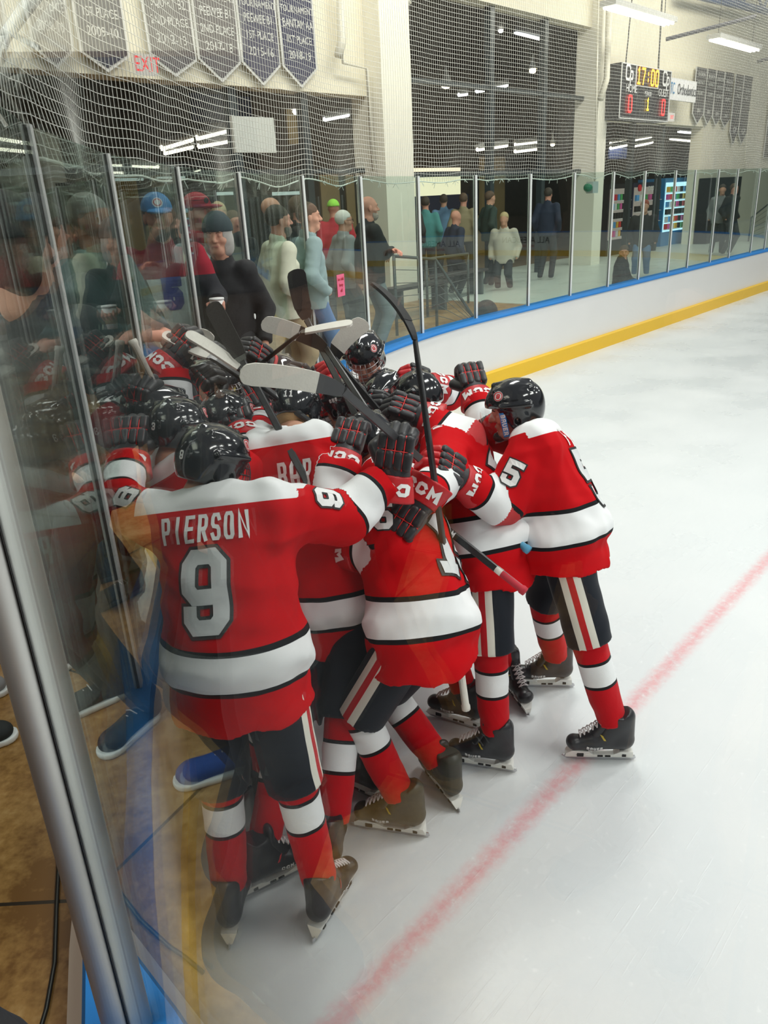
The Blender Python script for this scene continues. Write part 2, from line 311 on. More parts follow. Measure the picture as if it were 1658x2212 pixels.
o = q; q.box((-30, -45, -.1), (30, 8.5, 0)); ice = q.build('floor_ice', ice_mat()); ice.location = LP.tolist(); ice.rotation_euler = (0, 0, RA); ice['kind'] = 'structure'
# raised floor outside the boards: ring sector outside the arc + strip behind the end boards
def floor_mat():
    m, t, p = nt('sealed_concrete'); sset(p, rough=.38, spec=.4)
    tc = nd(t, 'ShaderNodeTexCoord'); n1 = nd(t, 'ShaderNodeTexNoise', {'Vector': tc.outputs['Object'], 'Scale': 2.2, 'Detail': 8, 'Roughness': .65}); n2 = nd(t, 'ShaderNodeTexNoise', {'Vector': tc.outputs['Object'], 'Scale': 38, 'Detail': 5})
    s = nd(t, 'ShaderNodeMath', {0: n1.outputs[0], 1: .7}, operation='MULTIPLY'); s2 = nd(t, 'ShaderNodeMath', {0: n2.outputs[0], 1: .3}, operation='MULTIPLY'); s3 = nd(t, 'ShaderNodeMath', {0: s.outputs[0], 1: s2.outputs[0]}, operation='ADD')
    r = nd(t, 'ShaderNodeValToRGB', {0: s3.outputs[0]}); r.color_ramp.elements[0].position = .38; r.color_ramp.elements[0].color = (.17, .075, .018, 1); r.color_ramp.elements[1].position = .62; r.color_ramp.elements[1].color = (.50, .31, .13, 1); e = r.color_ramp.elements.new(.5); e.color = (.34, .18, .055, 1)
    mp = nd(t, 'ShaderNodeMapping', {'Vector': tc.outputs['Object']}, vector_type='POINT'); sp = nd(t, 'ShaderNodeSeparateXYZ', {0: mp.outputs[0]})
    def line(sock, off, per):
        a = nd(t, 'ShaderNodeMath', {0: sock, 1: off}, operation='ADD'); w = nd(t, 'ShaderNodeMath', {0: a.outputs[0], 1: per}, operation='PINGPONG'); return nd(t, 'ShaderNodeMath', {0: w.outputs[0], 1: .006}, operation='LESS_THAN').outputs[0]
    l = nd(t, 'ShaderNodeMath', {0: line(sp.outputs[1], -1.585, .8), 1: line(sp.outputs[0], 1.675, .8)}, operation='MAXIMUM')
    c = nd(t, 'ShaderNodeMix', data_type='RGBA'); t.links.new(l.outputs[0], c.inputs[0]); t.links.new(r.outputs[0], c.inputs[6]); c.inputs[7].default_value = (.02, .012, .006, 1); t.links.new(c.outputs[2], p.inputs['Base Color']); return m
# line of the glass: posts round the corner, then along the end boards
PANG = [-160.6, -168.4, -175.8, 176.4, 168.9, 160.7, 153.0, 145.3, 137.6]
GP = [np.array([2.15, -2.1, 0]), np.array([1.13, -1.12, 0]), np.array([.12, -.1, 0])] + [np.array([-.575, 1.08, 0])] + [CA + RR * np.array([math.cos(math.radians(a)), math.sin(math.radians(a)), 0]) for a in PANG[1:]]
ENDS = [1.0 * 1.2 * k for k in range(0, 11)]; S0 = -3.9
ks = [(1142, 517), (1235, 505), (1318, 495), (1385, 485), (1450, 478), (1492, 470), (1542, 466), (1583, 460), (1630, 455)]
for x, y in ks: GP.append(E(SZ(x, y, 0)[0], 0, 0))
C2 = CA + UV * 11.5
for a in range(-1, -80, -8): GP.append(C2 + RR * np.array([math.cos(math.radians(137 + a)), math.sin(math.radians(137 + a)), 0]))
def path_fine():
    L = [np.array([9.3, -9.0, 0])] + GP[:3]
    for a in np.arange(-158, -223.1, -2.5): L.append(CA + RR * np.array([math.cos(math.radians(a)), math.sin(math.radians(a)), 0]))
    for a in np.arange(0, -90.1, -3): L.append(C2 + RR * np.array([math.cos(math.radians(137 + a)), math.sin(math.radians(137 + a)), 0]))
    L.append(L[-1] - NV * 40); return L
PF = path_fine()
def offs(L, d):                         # d > 0 towards the ice (right of travel)
    o = []
    for i, p in enumerate(L):
        t = nrm(L[min(i + 1, len(L) - 1)] - L[max(i - 1, 0)]); o.append(p + np.array([t[1], -t[0], 0]) * d * (.45 + .75 * min(1, max(0, (p[1] - 2.5) / 5)) if d > 0 else 1))
    return o
def strip(prof, name, m, L=PF, mis=None):
    """extrude a closed profile [(offset, z)...] along the rink line"""
    mb = MB(); n = len(prof); R_ = [offs(L, d) for d, z in prof]; vs = []
    for i in range(len(L)): vs += [R_[k][i] + ZV * prof[k][1] for k in range(n)]
    fs = [(i * n + k, i * n + (k + 1) % n, (i + 1) * n + (k + 1) % n, (i + 1) * n + k) for i in range(len(L) - 1) for k in range(n)]; mb.add(vs, fs); o = mb.build(name, m); o['kind'] = 'structure'; return o
strip([(-.09, 0), (.10, 0), (.10, .915), (-.09, .915)], 'wall_boards', boardw)
strip([(-.11, .915), (.125, .915), (.125, .935), (.11, .955), (-.10, .955), (-.11, .94)], 'trim_1', blue)
strip([(.10, .0), (.15, 0), (.15, .20), (.10, .215)], 'trim_2', yel)
strip([(-.17, .75), (-.09, .75), (-.09, .80), (-.17, .80)], 'trim_3', mat('beige_base_rail', (.58, .47, .38), .5))
mb = MB()
for px in (1095, 1150, 1268, 1298, 1365, 1412, 1605, 985, 940):
    s = SZ(px, 640, -.1)[0]; mb.box((s - .004, 0, 0), (s + .004, .004, .70))
me = mb.mesh('seams'); me.transform(frame(E(0, -.099, .213), UV, NV)); sm_ = link('trim_4', me, seam, None, False); sm_['kind'] = 'structure'
# outer floor polygon strips
mb = MB(); mb.hexa([E(-2.6, .12, FZ), E(22, .12, FZ), E(22, 5, FZ), E(-2.6, 5, FZ), E(-2.6, .12, FZ + .01), E(22, .12, FZ + .01), E(22, 5, FZ + .01), E(-2.6, 5, FZ + .01)]); mb.build('floor_walkway', mat('pale_walkway', (.62, .66, .60), .35, var=.04))['kind'] = 'structure'
mb = MB(); A_ = offs(PF, -.09); B_ = offs(PF, -14); k = len([p for p in PF]); n_end = [i for i, p in enumerate(PF) if (p - C2) @ UV > 2][0]
for i in range(0, n_end):
    mb.add([A_[i] + ZV * FZ, B_[i] + ZV * FZ, B_[i + 1] + ZV * FZ, A_[i + 1] + ZV * FZ], [(0, 1, 2, 3)])
    mb.add([A_[i] + ZV * FZ, A_[i + 1] + ZV * FZ, A_[i + 1], A_[i]], [(0, 1, 2, 3)])
fo = mb.build('floor', floor_mat()); fo['kind'] = 'structure'
# glass panels and posts
GT = 2.735; ORD = ['first', 'second', 'third', 'fourth', 'fifth', 'sixth', 'seventh', 'eighth', 'ninth', 'tenth', 'eleventh', 'twelfth', 'thirteenth', 'fourteenth', 'fifteenth', 'sixteenth', 'seventeenth', 'eighteenth', 'nineteenth', 'twentieth']
def where(i):
    if i < 3: return 'beside the camera'
    return 'counting from the big tube post at left'
NP_VIS = 20
for i in range(len(GP)):
    g = GP[i]; t = nrm(GP[min(i + 1, len(GP) - 1)] - GP[max(i - 1, 0)]); nn_ = np.array([t[1], -t[0], 0])
    if i == 3:                          # the thick post right beside the camera
        t = nrm(GP[3] - GP[2]); nn_ = np.array([t[1], -t[0], 0])
        r = empty('glass_post', g + ZV * .955, 'thick rounded aluminium glass post leaning across the left edge, closest one', 'post')
        mb = MB(); base = g - nn_ * .029 - t * .005
        prof = [(.028 * math.cos(a), .024 * math.sin(a)) for a in np.linspace(0, 2 * PI, 28, endpoint=False)]
        vs = []
        for z in (.955, 2.76): vs += [base + t * x - nn_ * y + ZV * z for x, y in prof]
        mb.add(vs, [(j, (j + 1) % 28, 28 + (j + 1) % 28, 28 + j) for j in range(28)] + [tuple(range(28))[::-1], tuple(range(28, 56))]); mb.build('tube', alum, r, True)
        mb = MB(); mb.obox(g + nn_ * .003 + ZV * 1.9, t * .018, nn_ * .008, ZV * .945); mb.build('channel', alum2, r)
        mb = MB(); mb.obox(g + nn_ * .0125 - t * .004 + ZV * 1.9, t * .020, nn_ * .0015, ZV * .94); mb.obox(g - nn_ * .0055 - t * .004 + ZV * 1.9, t * .020, nn_ * .0010, ZV * .94); mb.build('gasket', gask, r)
        mb = MB(); mb.obox(g + nn_ * .018 + ZV * 1.86, t * .022, nn_ * .004, ZV * .88); mb.build('glazing_bead', alum2, r); continue
    if i > NP_VIS and i < len(GP): pass
    r = empty('glass_post', g + ZV * .955)
    if i > 3 and i <= 20: tag(r, 'slim aluminium post between rink glass panels, %s after the thick tube post' % ORD[i - 4], 'post', 'glass posts')
    elif i < 3: tag(r, 'slim aluminium glass post outside the view behind the camera', 'post', 'glass posts behind')
    else: tag(r, 'slim aluminium glass post past the right edge', 'post', 'glass posts beyond the right edge')
    mb = MB(); mb.obox(g + nn_ * .012 + ZV * (.955 + GT) / 2, t * .020, nn_ * .008, ZV * (GT - .955) / 2); mb.obox(g - nn_ * .012 + ZV * (.955 + GT) / 2, t * .013, nn_ * .010, ZV * (GT - .955) / 2); mb.build('channel', alum2, r)
    mb = MB(); mb.obox(g + nn_ * .006 + t * .022 + ZV * (.955 + GT) / 2, t * .004, nn_ * .006, ZV * (GT - .96) / 2); mb.obox(g + nn_ * .006 - t * .022 + ZV * (.955 + GT) / 2, t * .004, nn_ * .006, ZV * (GT - .96) / 2); mb.build('gasket', gask, r)
for i in range(len(GP) - 1):
    a, b = GP[i], GP[i + 1]; t = nrm(b - a); nn_ = np.array([t[1], -t[0], 0]); mb = MB()
    mb.obox((a + b) / 2 + ZV * (.95 + GT) / 2, t * (np.linalg.norm(b - a) / 2 - .01), nn_ * .006, ZV * (GT - .95) / 2)
    gm = pglass2 if i <= 2 else pglass; o = mb.build('glass_shield', gm)
    if i <= 1: lb, gr = 'clear rink glass panel behind the camera', 'glass panels behind'
    elif i == 2: lb, gr = 'near rink glass panel the players are seen through, right of the tube post', None
    elif i <= 19: lb, gr = 'greenish rink glass panel, %s after the thick tube post at left' % ORD[i - 3], 'rink glass panels'
    else: lb, gr = 'greenish rink glass panel past the right edge', 'glass panels beyond the right edge'
    tag(o, lb, 'glass', gr)
mb = MB(); mb.hexa([(-6.2, -7, FZ), (-6, -7, FZ), (-6, 4.5, FZ), (-6.2, 4.5, FZ), (-6.2, -7, 6.5), (-6, -7, 6.5), (-6, 4.5, 6.5), (-6.2, 4.5, 6.5)]); mb.build('wall_stand_side', mat('stand_wall', (.13, .105, .08), .8))['kind'] = 'structure'
mb = MB(); mb.hexa([(-6.2, -7.2, FZ), (1, -7.2, FZ), (1, -7, FZ), (-6.2, -7, FZ), (-6.2, -7.2, 6.5), (1, -7.2, 6.5), (1, -7, 6.5), (-6.2, -7, 6.5)]); mb.build('wall_stand_rear', mat('stand_wall'))['kind'] = 'structure'
# ---- walls behind the end boards
DW = 3.5
def wall(name, s0, s1, z0, z1, d0=DW, th=.35, m=cream):
    mb = MB(); mb.hexa([E(s0, d0, z0), E(s1, d0, z0), E(s1, d0 + th, z0), E(s0, d0 + th, z0), E(s0, d0, z1), E(s1, d0, z1), E(s1, d0 + th, z1), E(s0, d0 + th, z1)]); o = mb.build(name, m); o['kind'] = 'structure'; return o
wall('wall_left', -22, -3.4, 4.1, 9); wall('wall_back', -3.5, 4.2, 5.83, 9); wall('wall_right', 4.2, 40, 4.02, 9); wall('wall_far_right', 10.95, 40, FZ, 4.02)
wall('trim_5', -3.52, -2.78, FZ, 9, DW - .35, .7, cream2); wall('trim_6', 4.0, 4.45, FZ, 9, DW - .25, .6, cream2)
# lobby box
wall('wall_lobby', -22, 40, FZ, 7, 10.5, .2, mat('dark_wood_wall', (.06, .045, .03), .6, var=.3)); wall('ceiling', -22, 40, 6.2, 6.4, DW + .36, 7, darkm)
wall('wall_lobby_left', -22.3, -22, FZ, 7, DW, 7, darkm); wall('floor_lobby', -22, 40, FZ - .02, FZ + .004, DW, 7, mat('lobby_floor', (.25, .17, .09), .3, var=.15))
mb = MB()
for s in (-6.3, -4.9, .2, 2.2, 6.6, 8.4): mb.hexa([E(s, DW + .1, FZ), E(s + .14, DW + .1, FZ), E(s + .14, DW + .24, FZ), E(s, DW + .24, FZ), E(s, DW + .1, 6.2 if -3.4 < s < 4.2 else 4.1), E(s + .14, DW + .1, 6.2 if -3.4 < s < 4.2 else 4.1), E(s + .14, DW + .24, 6.2 if -3.4 < s < 4.2 else 4.1), E(s, DW + .24, 6.2 if -3.4 < s < 4.2 else 4.1)])
mb.build('trim_7', mat('dark_mullion', (.03, .04, .045), .4))['kind'] = 'structure'
wall('trim_8', -22, -3.5, 2.95, 3.02, DW + .12, .1, mat('dark_mullion', ())); wall('trim_9', -2.8, 4.0, 2.86, 2.95, DW + .12, .1, mat('dark_mullion', ())); wall('trim_10', -2.8, 4.0, 4.4, 4.48, DW + .12, .1, mat('dark_mullion', ()))
def flat(name, px0, py0, px1, py1, d, m, label, cat, group=None, th=.05):
    s0, z1 = SZ(px0, py0, d); s1, z0 = SZ(px1, py1, d); s0, s1 = min(s0, s1), max(s0, s1); mb = MB()
    mb.hexa([E(s0, d, z0), E(s1, d, z0), E(s1, d + th, z0), E(s0, d + th, z0), E(s0, d, z1), E(s1, d, z1), E(s1, d + th, z1), E(s0, d + th, z1)]); o = mb.build(name, m); tag(o, label, cat, group); return o
woodm = mat('pale_wood_panel', (.50, .36, .17), .5, var=.1); navy = mat('navy_paint', (.02, .035, .10), .5)
# concession front
r = empty('concession_stand', E(-1, 9.4, FZ), 'lit concession stand in the lobby with wood front and navy band under its counter window', 'food stand')
def part(name, s0, s1, z0, z1, d, th, m, par):
    mb = MB(); mb.hexa([E(s0, d, z0), E(s1, d, z0), E(s1, d + th, z0), E(s0, d + th, z0), E(s0, d, z1), E(s1, d, z1), E(s1, d + th, z1), E(s0, d + th, z1)]); return mb.build(name, m, par)
sA = SZ(850, 430, 9)[0]; sB = SZ(1090, 430, 9)[0]
part('counter_front', sA, sB, FZ, 1.9, 9, .4, woodm, r); part('wood_panel', SZ(1040, 400, 9)[0], sB, 1.9, 3.6, 9, .1, woodm, r)
part('menu_window', sA, SZ(1000, 400, 9)[0], 2.55, 3.3, 9.1, .08, emit('warm_menu_glow', (1, .86, .6), 1.3), r); part('navy_band', sA, SZ(1010, 400, 9)[0], 2.15, 2.55, 8.98, .2, navy, r)
r = empty('wooden_doors', E(-8, 9.4, FZ), 'ochre wooden lobby door leaves far behind the blue-capped man', 'door')
part('door_leaf', SZ(252, 430, 9)[0], SZ(300, 430, 9)[0], FZ, 3.2, 9, .1, mat('ochre_door', (.42, .24, .05), .5), r)
flat('wall_panel', 690, 378, 740, 520, 8, mat('tan_partition', (.40, .28, .14), .6), 'tan lobby wall panel behind the man in the pale teal jacket', 'wall panel')
flat('wall_panel', 745, 378, 772, 520, 8.2, mat('tan_partition', ()), 'narrow tan lobby wall panel left of the bald man', 'wall panel')
for i, (px, py, w_) in enumerate(((250, 385, 60), (340, 380, 60), (470, 415, 55), (590, 415, 60))):
    flat('serving_hatch_light', px, py, px + w_, py + 5, 8.6, emit('dim_hatch', (.75, .85, .8), .9), 'thin pale lit strip in the lobby, %s of four from the left' % ORD[i], 'light strip')
# ceiling tubes seen in the dark openings
def tube_light(px0, py0, px1, py1, d, col=(1, .93, .78), s=7, label='', group=None):
    a = PW(px0, py0, d); b = PW(px1, py1, d); r = empty('ceiling_light', (a + b) / 2, label, 'light', group); mb = MB(); mb.tube([a, b], .045, 8); mb.build('tube', emit('tube_%d' % int(s * 10 + col[2] * 100), col, s), r)
    mb = MB(); mb.tube([a + ZV * .07, b + ZV * .07], .07, 6); mb.build('housing', mat('lamp_housing', (.5, .5, .48), .5), r)
TL = [(348, 320, 415, 300, 6), (355, 330, 415, 316, 7), (425, 298, 492, 281, 6), (428, 316, 500, 303, 7), (700, 258, 752, 248, 8), (1029, 197, 1094, 184, 6), (1113, 70, 1168, 84, 6), (1115, 33, 1170, 44, 8), (1030, 323, 1094, 314, 6), (1112, 312, 1170, 305, 7), (1112, 327, 1170, 320, 6), (1290, 320, 1300, 318, 6), (1318, 310, 1358, 303, 7), (1318, 320, 1358, 312, 6), (1366, 303, 1405, 297, 7), (1366, 316, 1408, 307, 6), (1465, 284, 1500, 287, 6), (1447, 300, 1500, 305, 8), (990, 205, 1008, 203, 8)]
for i, t_ in enumerate(TL):
    lb = 'lit ceiling tube in the dark opening %s, %s of these' % (('at left behind the net', ORD[i]) if i < 5 else (('in the centre', ORD[i - 5]) if i in (5, 6, 7, 8, 9, 10) else ('under the scoreboard', ORD[(i - 11) % 8])))
    tube_light(*t_, col=(1, .92, .75) if t_[0] < 520 or t_[1] > 290 else (.95, .97, 1), s=5, label=lb, group='tube lights in the openings')
for i, (px, py, rad) in enumerate(((963, 184, .11), (640, 241, .08), (1150, 153, .09), (1081, 67, .06), (1193, 313, .06))):
    p = PW(px, py, 6); r = empty('pendant_lamp', p, 'round glowing bay lamp in the dark opening, %s' % ['brightest yellow one', 'small one at left behind the net', 'white one right of the yellow', 'upper one near the top', 'lowest one at right'][i], 'light')
    smesh('bulb', lambda P: ell(P, p, (rad, rad, rad * .7)), p - .2, p + .2, .02, emit('bay_glow_%d' % (i % 2), (1, .85, .5) if i % 2 == 0 else (1, .95, .85), 12), r); mb = MB(); mb.tube([p + ZV * rad * .5, p + ZV * (rad + .12), p + ZV * (rad + .3)], [rad * 1.3, rad * .5, .01], 10); mb.build('shade', mat('lamp_housing', ()), r)
# grey notice board hanging behind the net, blue tarp, exit signs
sgn = flat('hanging_sign', 500, 250, 597, 330, 2.4, mat('pale_notice', (.62, .64, .60), .6), 'pale grey square sign hanging behind the netting above the glass', 'sign'); flat('hanging_sheet', 1317, 318, 1360, 343, 6.2, mat('periwinkle_sheet', (.18, .25, .62), .6), 'periwinkle blue sheet hanging in the opening under the scoreboard', 'sheet')
o = flat('stored_tarp', 410, 200, 545, 268, 5.5, mat('navy_tarp', (.015, .025, .07), .5), 'navy drape hanging in the left opening under the banners', 'drape'); o = flat('stored_board', 618, 235, 672, 312, 6.5, mat('ochre_board', (.28, .20, .08), .7), 'ochre board standing in the left opening', 'board')
def exit_sign(px0, py0, px1, py1, d, label, word, size):
    s0, z1 = SZ(px0, py0, d); s1, z0 = SZ(px1, py1, d); r = empty('exit_sign', E((s0 + s1) / 2, d, (z0 + z1) / 2), label, 'sign'); part('sign_box', s0, s1, z0, z1, d, .08, emit('exit_face', (1, .93, .82), .8), r); text_at(word, size, E((s0 + s1) / 2, d - .012, (z0 + z1) / 2 - .01), UV, ZV, emit('exit_red', (1, .03, .04), 1.6), r, 'letters', .75)
exit_sign(292, 114, 340, 163, 3.15, 'red EXIT sign on the cream wall between the banners', 'EXIT', .24); exit_sign(1444, 243, 1456, 262, 3.4, 'small red exit sign under the scoreboard right corner', 'EXIT', .13)
# banners
def banner(px0, px1, ytop, yside0, yside1, ytip, d, label, lines, col, group):
    s0 = SZ(px0, yside0, d)[0]; s1 = SZ(px1, yside1, d)[0]; zt = SZ(px0, ytop, d)[1]; z0 = SZ(px0, yside0, d)[1]; z1 = SZ(px1, yside1, d)[1]; z0 = z1 = (z0 + z1) / 2; sm = (s0 + s1) / 2; zp = SZ((px0 + px1) / 2, ytip, d)[1]
    r = empty('championship_banner', E(sm, d, zt), label, 'banner', group); g = .012
    def sheet(i, dd, th): 
        P = [(s0 + i, zt), (s1 - i, zt), (s1 - i, z1 + i * .5), (sm, zp + i * 1.4), (s0 + i, z0 + i * .5)]; mb = MB(); n = 5; mb.add([E(s, d - dd, z) for s, z in P] + [E(s, d - dd + th, z) for s, z in P], [tuple(range(n)), tuple(range(n, 2 * n))[::-1]] + [(k, k + n, (k + 1) % n + n, (k + 1) % n) for k in range(n)]); return mb
    sheet(0, .0, .02).build('border', mat('banner_white', (.66, .66, .64), .8), r); sheet(.035, .012, .01).build('field', mat('banner_' + str(col[0]), col, .85), r)
    w = s1 - s0
    for (tx, z, sz) in lines: text_at(tx, sz, E(sm, d - .018, z), UV, ZV, mat('banner_white', ()), r, 'lettering', min(1, 1.35 * w / (len(tx) * sz)))
NB = (.035, .038, .085); GB = (.10, .09, .10)
def bl(z, tail): return [('REGIONAL', z + .75, .13), ('TOURNAMENT', z + .58, .12), (tail[0], z + .40, .15), (tail[1], z + .20, .14), (tail[2], z, .15)]
for (a, b, ys, yt, txt, col) in ((0, 24, 100, 108, None, GB), (68, 160, 100, 148, ('SQUIRT A', '2ND PLACE', '2009-10'), GB), (172, 280, 112, 156, ('SQUIRT B', '1ST PLACE', '2009-10'), (.05, .05, .075)), (322, 425, 122, 166, ('SQUIRT B2', '2ND PLACE', '2012-13'), GB), (428, 520, 128, 178, ('PEEWEE B1', '2ND PLACE', '2017-18'), GB), (522, 606, 135, 185, ('PEEWEE B1', '1ST PLACE', '2015-16'), (.07, .07, .11)), (610, 685, 143, 190, ('BANTAM AA', '1ST PLACE', '2018-19'), NB)):
    ztip = SZ((a + b) / 2, yt, 3.4)[1]
    banner(a - 4 if a == 0 else a, b, -260, ys, ys + (b - a) * .09, yt, 3.4, 'grey pointed championship banner on the left wall %s' % ('cut by the left edge' if a == 0 else 'reading ' + txt[0].lower() + ' ' + txt[2]), bl(ztip + .42, txt) if txt else [], col, 'banners on the left wall')
gy = (.085, .08, .085)
RB = [(1495, 1518, 142, 247, 269), (1519, 1537, 146, 250, 270), (1538, 1555, 150, 254, 272), (1556, 1575, 153, 258, 276), (1576, 1593, 157, 285, 313), (1594, 1612, 160, 288, 312), (1648, 1680, 175, 341, 343)]
for i, (a, b, y0, ys, yt) in enumerate(RB):
    zt = SZ(a, ys, 3.4)[1]; banner(a, b, y0, ys, ys, yt, 3.4, 'dark grey banner on the right wall, %s from the left' % ORD[i], [('REGION', zt + 1.0, .13), ('DISTRICT', zt + .8, .12), ('SQUIRT', zt + .55, .12), ('2011', zt + .1, .13)] if i != 4 and i != 5 else [('STATE', zt + 1.2, .13), ('GIRLS', zt + 1.0, .12), ('GP', zt + .05, .24)], gy, 'banners on the right wall')
# scoreboard
d = 2.9; s0, zt = SZ(1342, 142, d); s1, zb = SZ(1441, 262, d); s0_, _ = SZ(1340, 142, d); zt = 5.10; 
zb = SZ(1340, 256, d)[1]
r = empty('scoreboard', E((s0 + s1) / 2, d, zb), 'black arena scoreboard showing 17:00 on the cream wall', 'scoreboard')
part('case', s0, s1, zb, zt, d, .4, mat('scoreboard_black', (.012, .013, .02), .4), r); wS = s1 - s0; hS = zt - zb
mb = MB(); 
for (a0, a1, b0, b1) in ((0, 1, 0, .018), (0, 1, .982, 1), (0, .008, 0, 1), (.992, 1, 0, 1), (.27, .73, .62, .635), (.27, .278, .62, 1), (.722, .73, .62, 1)):
    mb.hexa([E(s0 + a0 * wS, d - .02, zb + b0 * hS), E(s0 + a1 * wS, d - .02, zb + b0 * hS), E(s0 + a1 * wS, d, zb + b0 * hS), E(s0 + a0 * wS, d, zb + b0 * hS), E(s0 + a0 * wS, d - .02, zb + b1 * hS), E(s0 + a1 * wS, d - .02, zb + b1 * hS), E(s0 + a1 * wS, d, zb + b1 * hS), E(s0 + a0 * wS, d, zb + b1 * hS)])
mb.build('white_trim', mat('sign_white', (.8, .8, .8), .6), r)
def flatq(quads, o, ex, ey, m, name, par):
    mb = MB(); ex = nrm(ex); ey = nrm(ey)
    for q_ in quads: mb.add([np.asarray(o) + ex * p[0] + ey * p[1] for p in q_], [(0, 1, 2, 3)])
    return mb.build(name, m, par)
def SB(fx, fz, dd=-.03): return E(s0 + fx * wS, d + dd, zb + fz * hS)
flatq(strokes('17:00', .20, .36, .045, .05, step=.3), SB(.5, .81), UV, ZV, emit('led_amber', (1, .36, .02), 5), 'clock_digits', r)
flatq(strokes('0', .22, .38, .05, .05, step=.3), SB(.18, .28), UV, ZV, emit('led_red', (1, .02, .02), 4.5), 'home_score', r); flatq(strokes('0', .22, .38, .05, .05, step=.3), SB(.86, .28), UV, ZV, emit('led_red', (), 1), 'guest_score', r); flatq(strokes('1', .14, .27, .05, .05, step=.3), SB(.53, .30), UV, ZV, emit('led_gold', (1, .55, .02), 4), 'period_digit', r)
sw_ = mat('sign_white', ()); text_at('HOME', .24, SB(.19, .55), UV, ZV, sw_, r, 'home_lettering', .85); text_at('GUEST', .24, SB(.84, .55), UV, ZV, sw_, r, 'guest_lettering', .8); text_at('PERIOD', .13, SB(.52, .50), UV, ZV, sw_, r, 'period_lettering', .9)
for fx in (.13, .87): flatq(strokes('C', .26, .34, .05, .055, step=.3), SB(fx - .02, .84), UV, ZV, sw_, 'team_monogram', r); flatq(strokes('P', .17, .32, .05, .05, step=.3), SB(fx + .045, .74, -.035), UV, ZV, sw_, 'team_monogram', r)
mb = MB(); mb.tube([E(s0 + .15 * wS, d + .1, zt), E(s0 + .25 * wS, d + .1, 8)], .015, 5); mb.tube([E(s0 + .8 * wS, d + .1, zt), E(s0 + .75 * wS, d + .1, 8)], .02, 5); mb.build('suspension_chain', mat('dark_chain', (.08, .08, .08), .5), r)
s2, z2 = SZ(1443, 165, 3.0); s3, z3 = SZ(1501, 222, 3.0); z2 = 5.0
r = empty('sponsor_sign', E((s2 + s3) / 2, 3.0, z3), 'white sponsor sign right of the scoreboard reading TC Orthodontics', 'sign'); part('panel', s2, s3, z3, z2, 3.0, .06, mat('sign_panel', (.83, .83, .85), .5), r)
text_at('TC', .38, E(s2 + .30, 2.99, (z2 + z3) / 2), UV, ZV, mat('sign_blue', (.05, .25, .5), .6), r, 'lettering', .55); text_at('Orthodontics', .36, E(s2 + 1.22, 2.99, (z2 + z3) / 2), UV, ZV, mat('sign_dark', (.03, .035, .05), .6), r, 'lettering', .62)
# hanging rink lamps at upper right
def bay(px0, py0, px1, py1, d, label):
    a = PW(px0, py0, d); b = PW(px1, py1, d); b[2] = a[2]; r = empty('bay_light', (a + b) / 2, label, 'light'); e = nrm(b - a); f = nrm(np.cross(e, ZV)); mb = MB(); mb.obox((a + b) / 2 + ZV * .05, e * np.linalg.norm(b - a) / 2, f * .17, ZV * .05); mb.build('housing', mat('lamp_housing', ()), r)
    for k in (-1, 0, 1):
        mb = MB(); mb.tube([a + f * .1 * k - ZV * .02 + e * .06, b + f * .1 * k - ZV * .02 - e * .06], .03, 8); mb.build('tube', emit('bay_tube', (1, .93, .78), 9), r)
    mb = MB(); mb.tube([a + e * .3 + ZV * .1, a + e * .3 + ZV * 3], .008, 4); mb.tube([b - e * .3 + ZV * .1, b - e * .3 + ZV * 3], .008, 4); mb.build('hanger_wire', mat('dark_chain', ()), r)
bay(1312, 12, 1447, 38, 2.2, 'long lit fluorescent rink lamp at the top edge'); bay(1540, 83, 1632, 98, 2.2, 'lit fluorescent rink lamp at upper right above the banners')
mb = MB(); a = PW(1438, 85, 2.6); b = PW(1632, 35, 1.0); mb.tube([a, b], .045, 6); tag(mb.build('ceiling_beam', mat('dark_purlin', (.10, .10, .12), .6)), 'thin dark slanting ceiling beam between the two hanging lamps', 'beam')
mb = MB(); mb.tube([PW(1636, 133, 2.6), PW(1700, 115, 2.0)], .05, 6); tag(mb.build('ceiling_beam', mat('dark_purlin', ())), 'stub of a dark beam at the right edge beside the lower lamp', 'beam')
r = empty('roof_truss', PW(1600, 5, 3), 'blue-grey steel roof truss in the top right corner', 'truss'); tr_ = mat('blue_steel', (.13, .17, .28), .5); mb = MB(); mb.tube([PW(1490, -14, 3.0), PW(1760, 50, 3.0)], .10, 6); mb.build('lower_chord', tr_, r); mb = MB(); mb.tube([PW(1490, -70, 3.0), PW(1760, -20, 3.0)], .08, 6); mb.build('upper_chord', tr_, r)
mb = MB()
for k in range(6): mb.tube([PW(1490 + 45 * k, -70 + 9 * k, 3), PW(1512 + 45 * k, -8 + 10 * k, 3), PW(1535 + 45 * k, -62 + 9 * k, 3)], .04, 5)
mb.build('web', tr_, r)
# pipes
pipem = mat('cream_pipe', (.72, .69, .58), .5)
def pipe(pts, d, r_, label): mb = MB(); mb.tube([PW(x, y, d) for x, y in pts], r_, 8); tag(mb.build('wall_pipe', pipem, None, True), label, 'pipe')
pipe([(735, -20), (738, 90), (730, 122)], 3.3, .07, 'thick cream pipe at the top left of the pillar'); pipe([(738, 95), (740, 135), (792, 148), (806, 370)], 3.3, .025, 'thin cream conduit bending down beside the left opening')
pipe([(1316, -20), (1310, 170), (1296, 215)], 3.1, .07, 'cream downpipe left of the scoreboard'); pipe([(1292, -20), (1284, 395)], 2.9, .02, 'thin dark-shadowed cable pipe on the narrow pillar'); pipe([(1616, 240), (1612, 300), (1606, 372)], 3.4, .02, 'thin conduit between the right wall banners')
pipe([(866, -20), (885, 8)], 3.2, .03, 'short pipe end at the top beside the pillar')
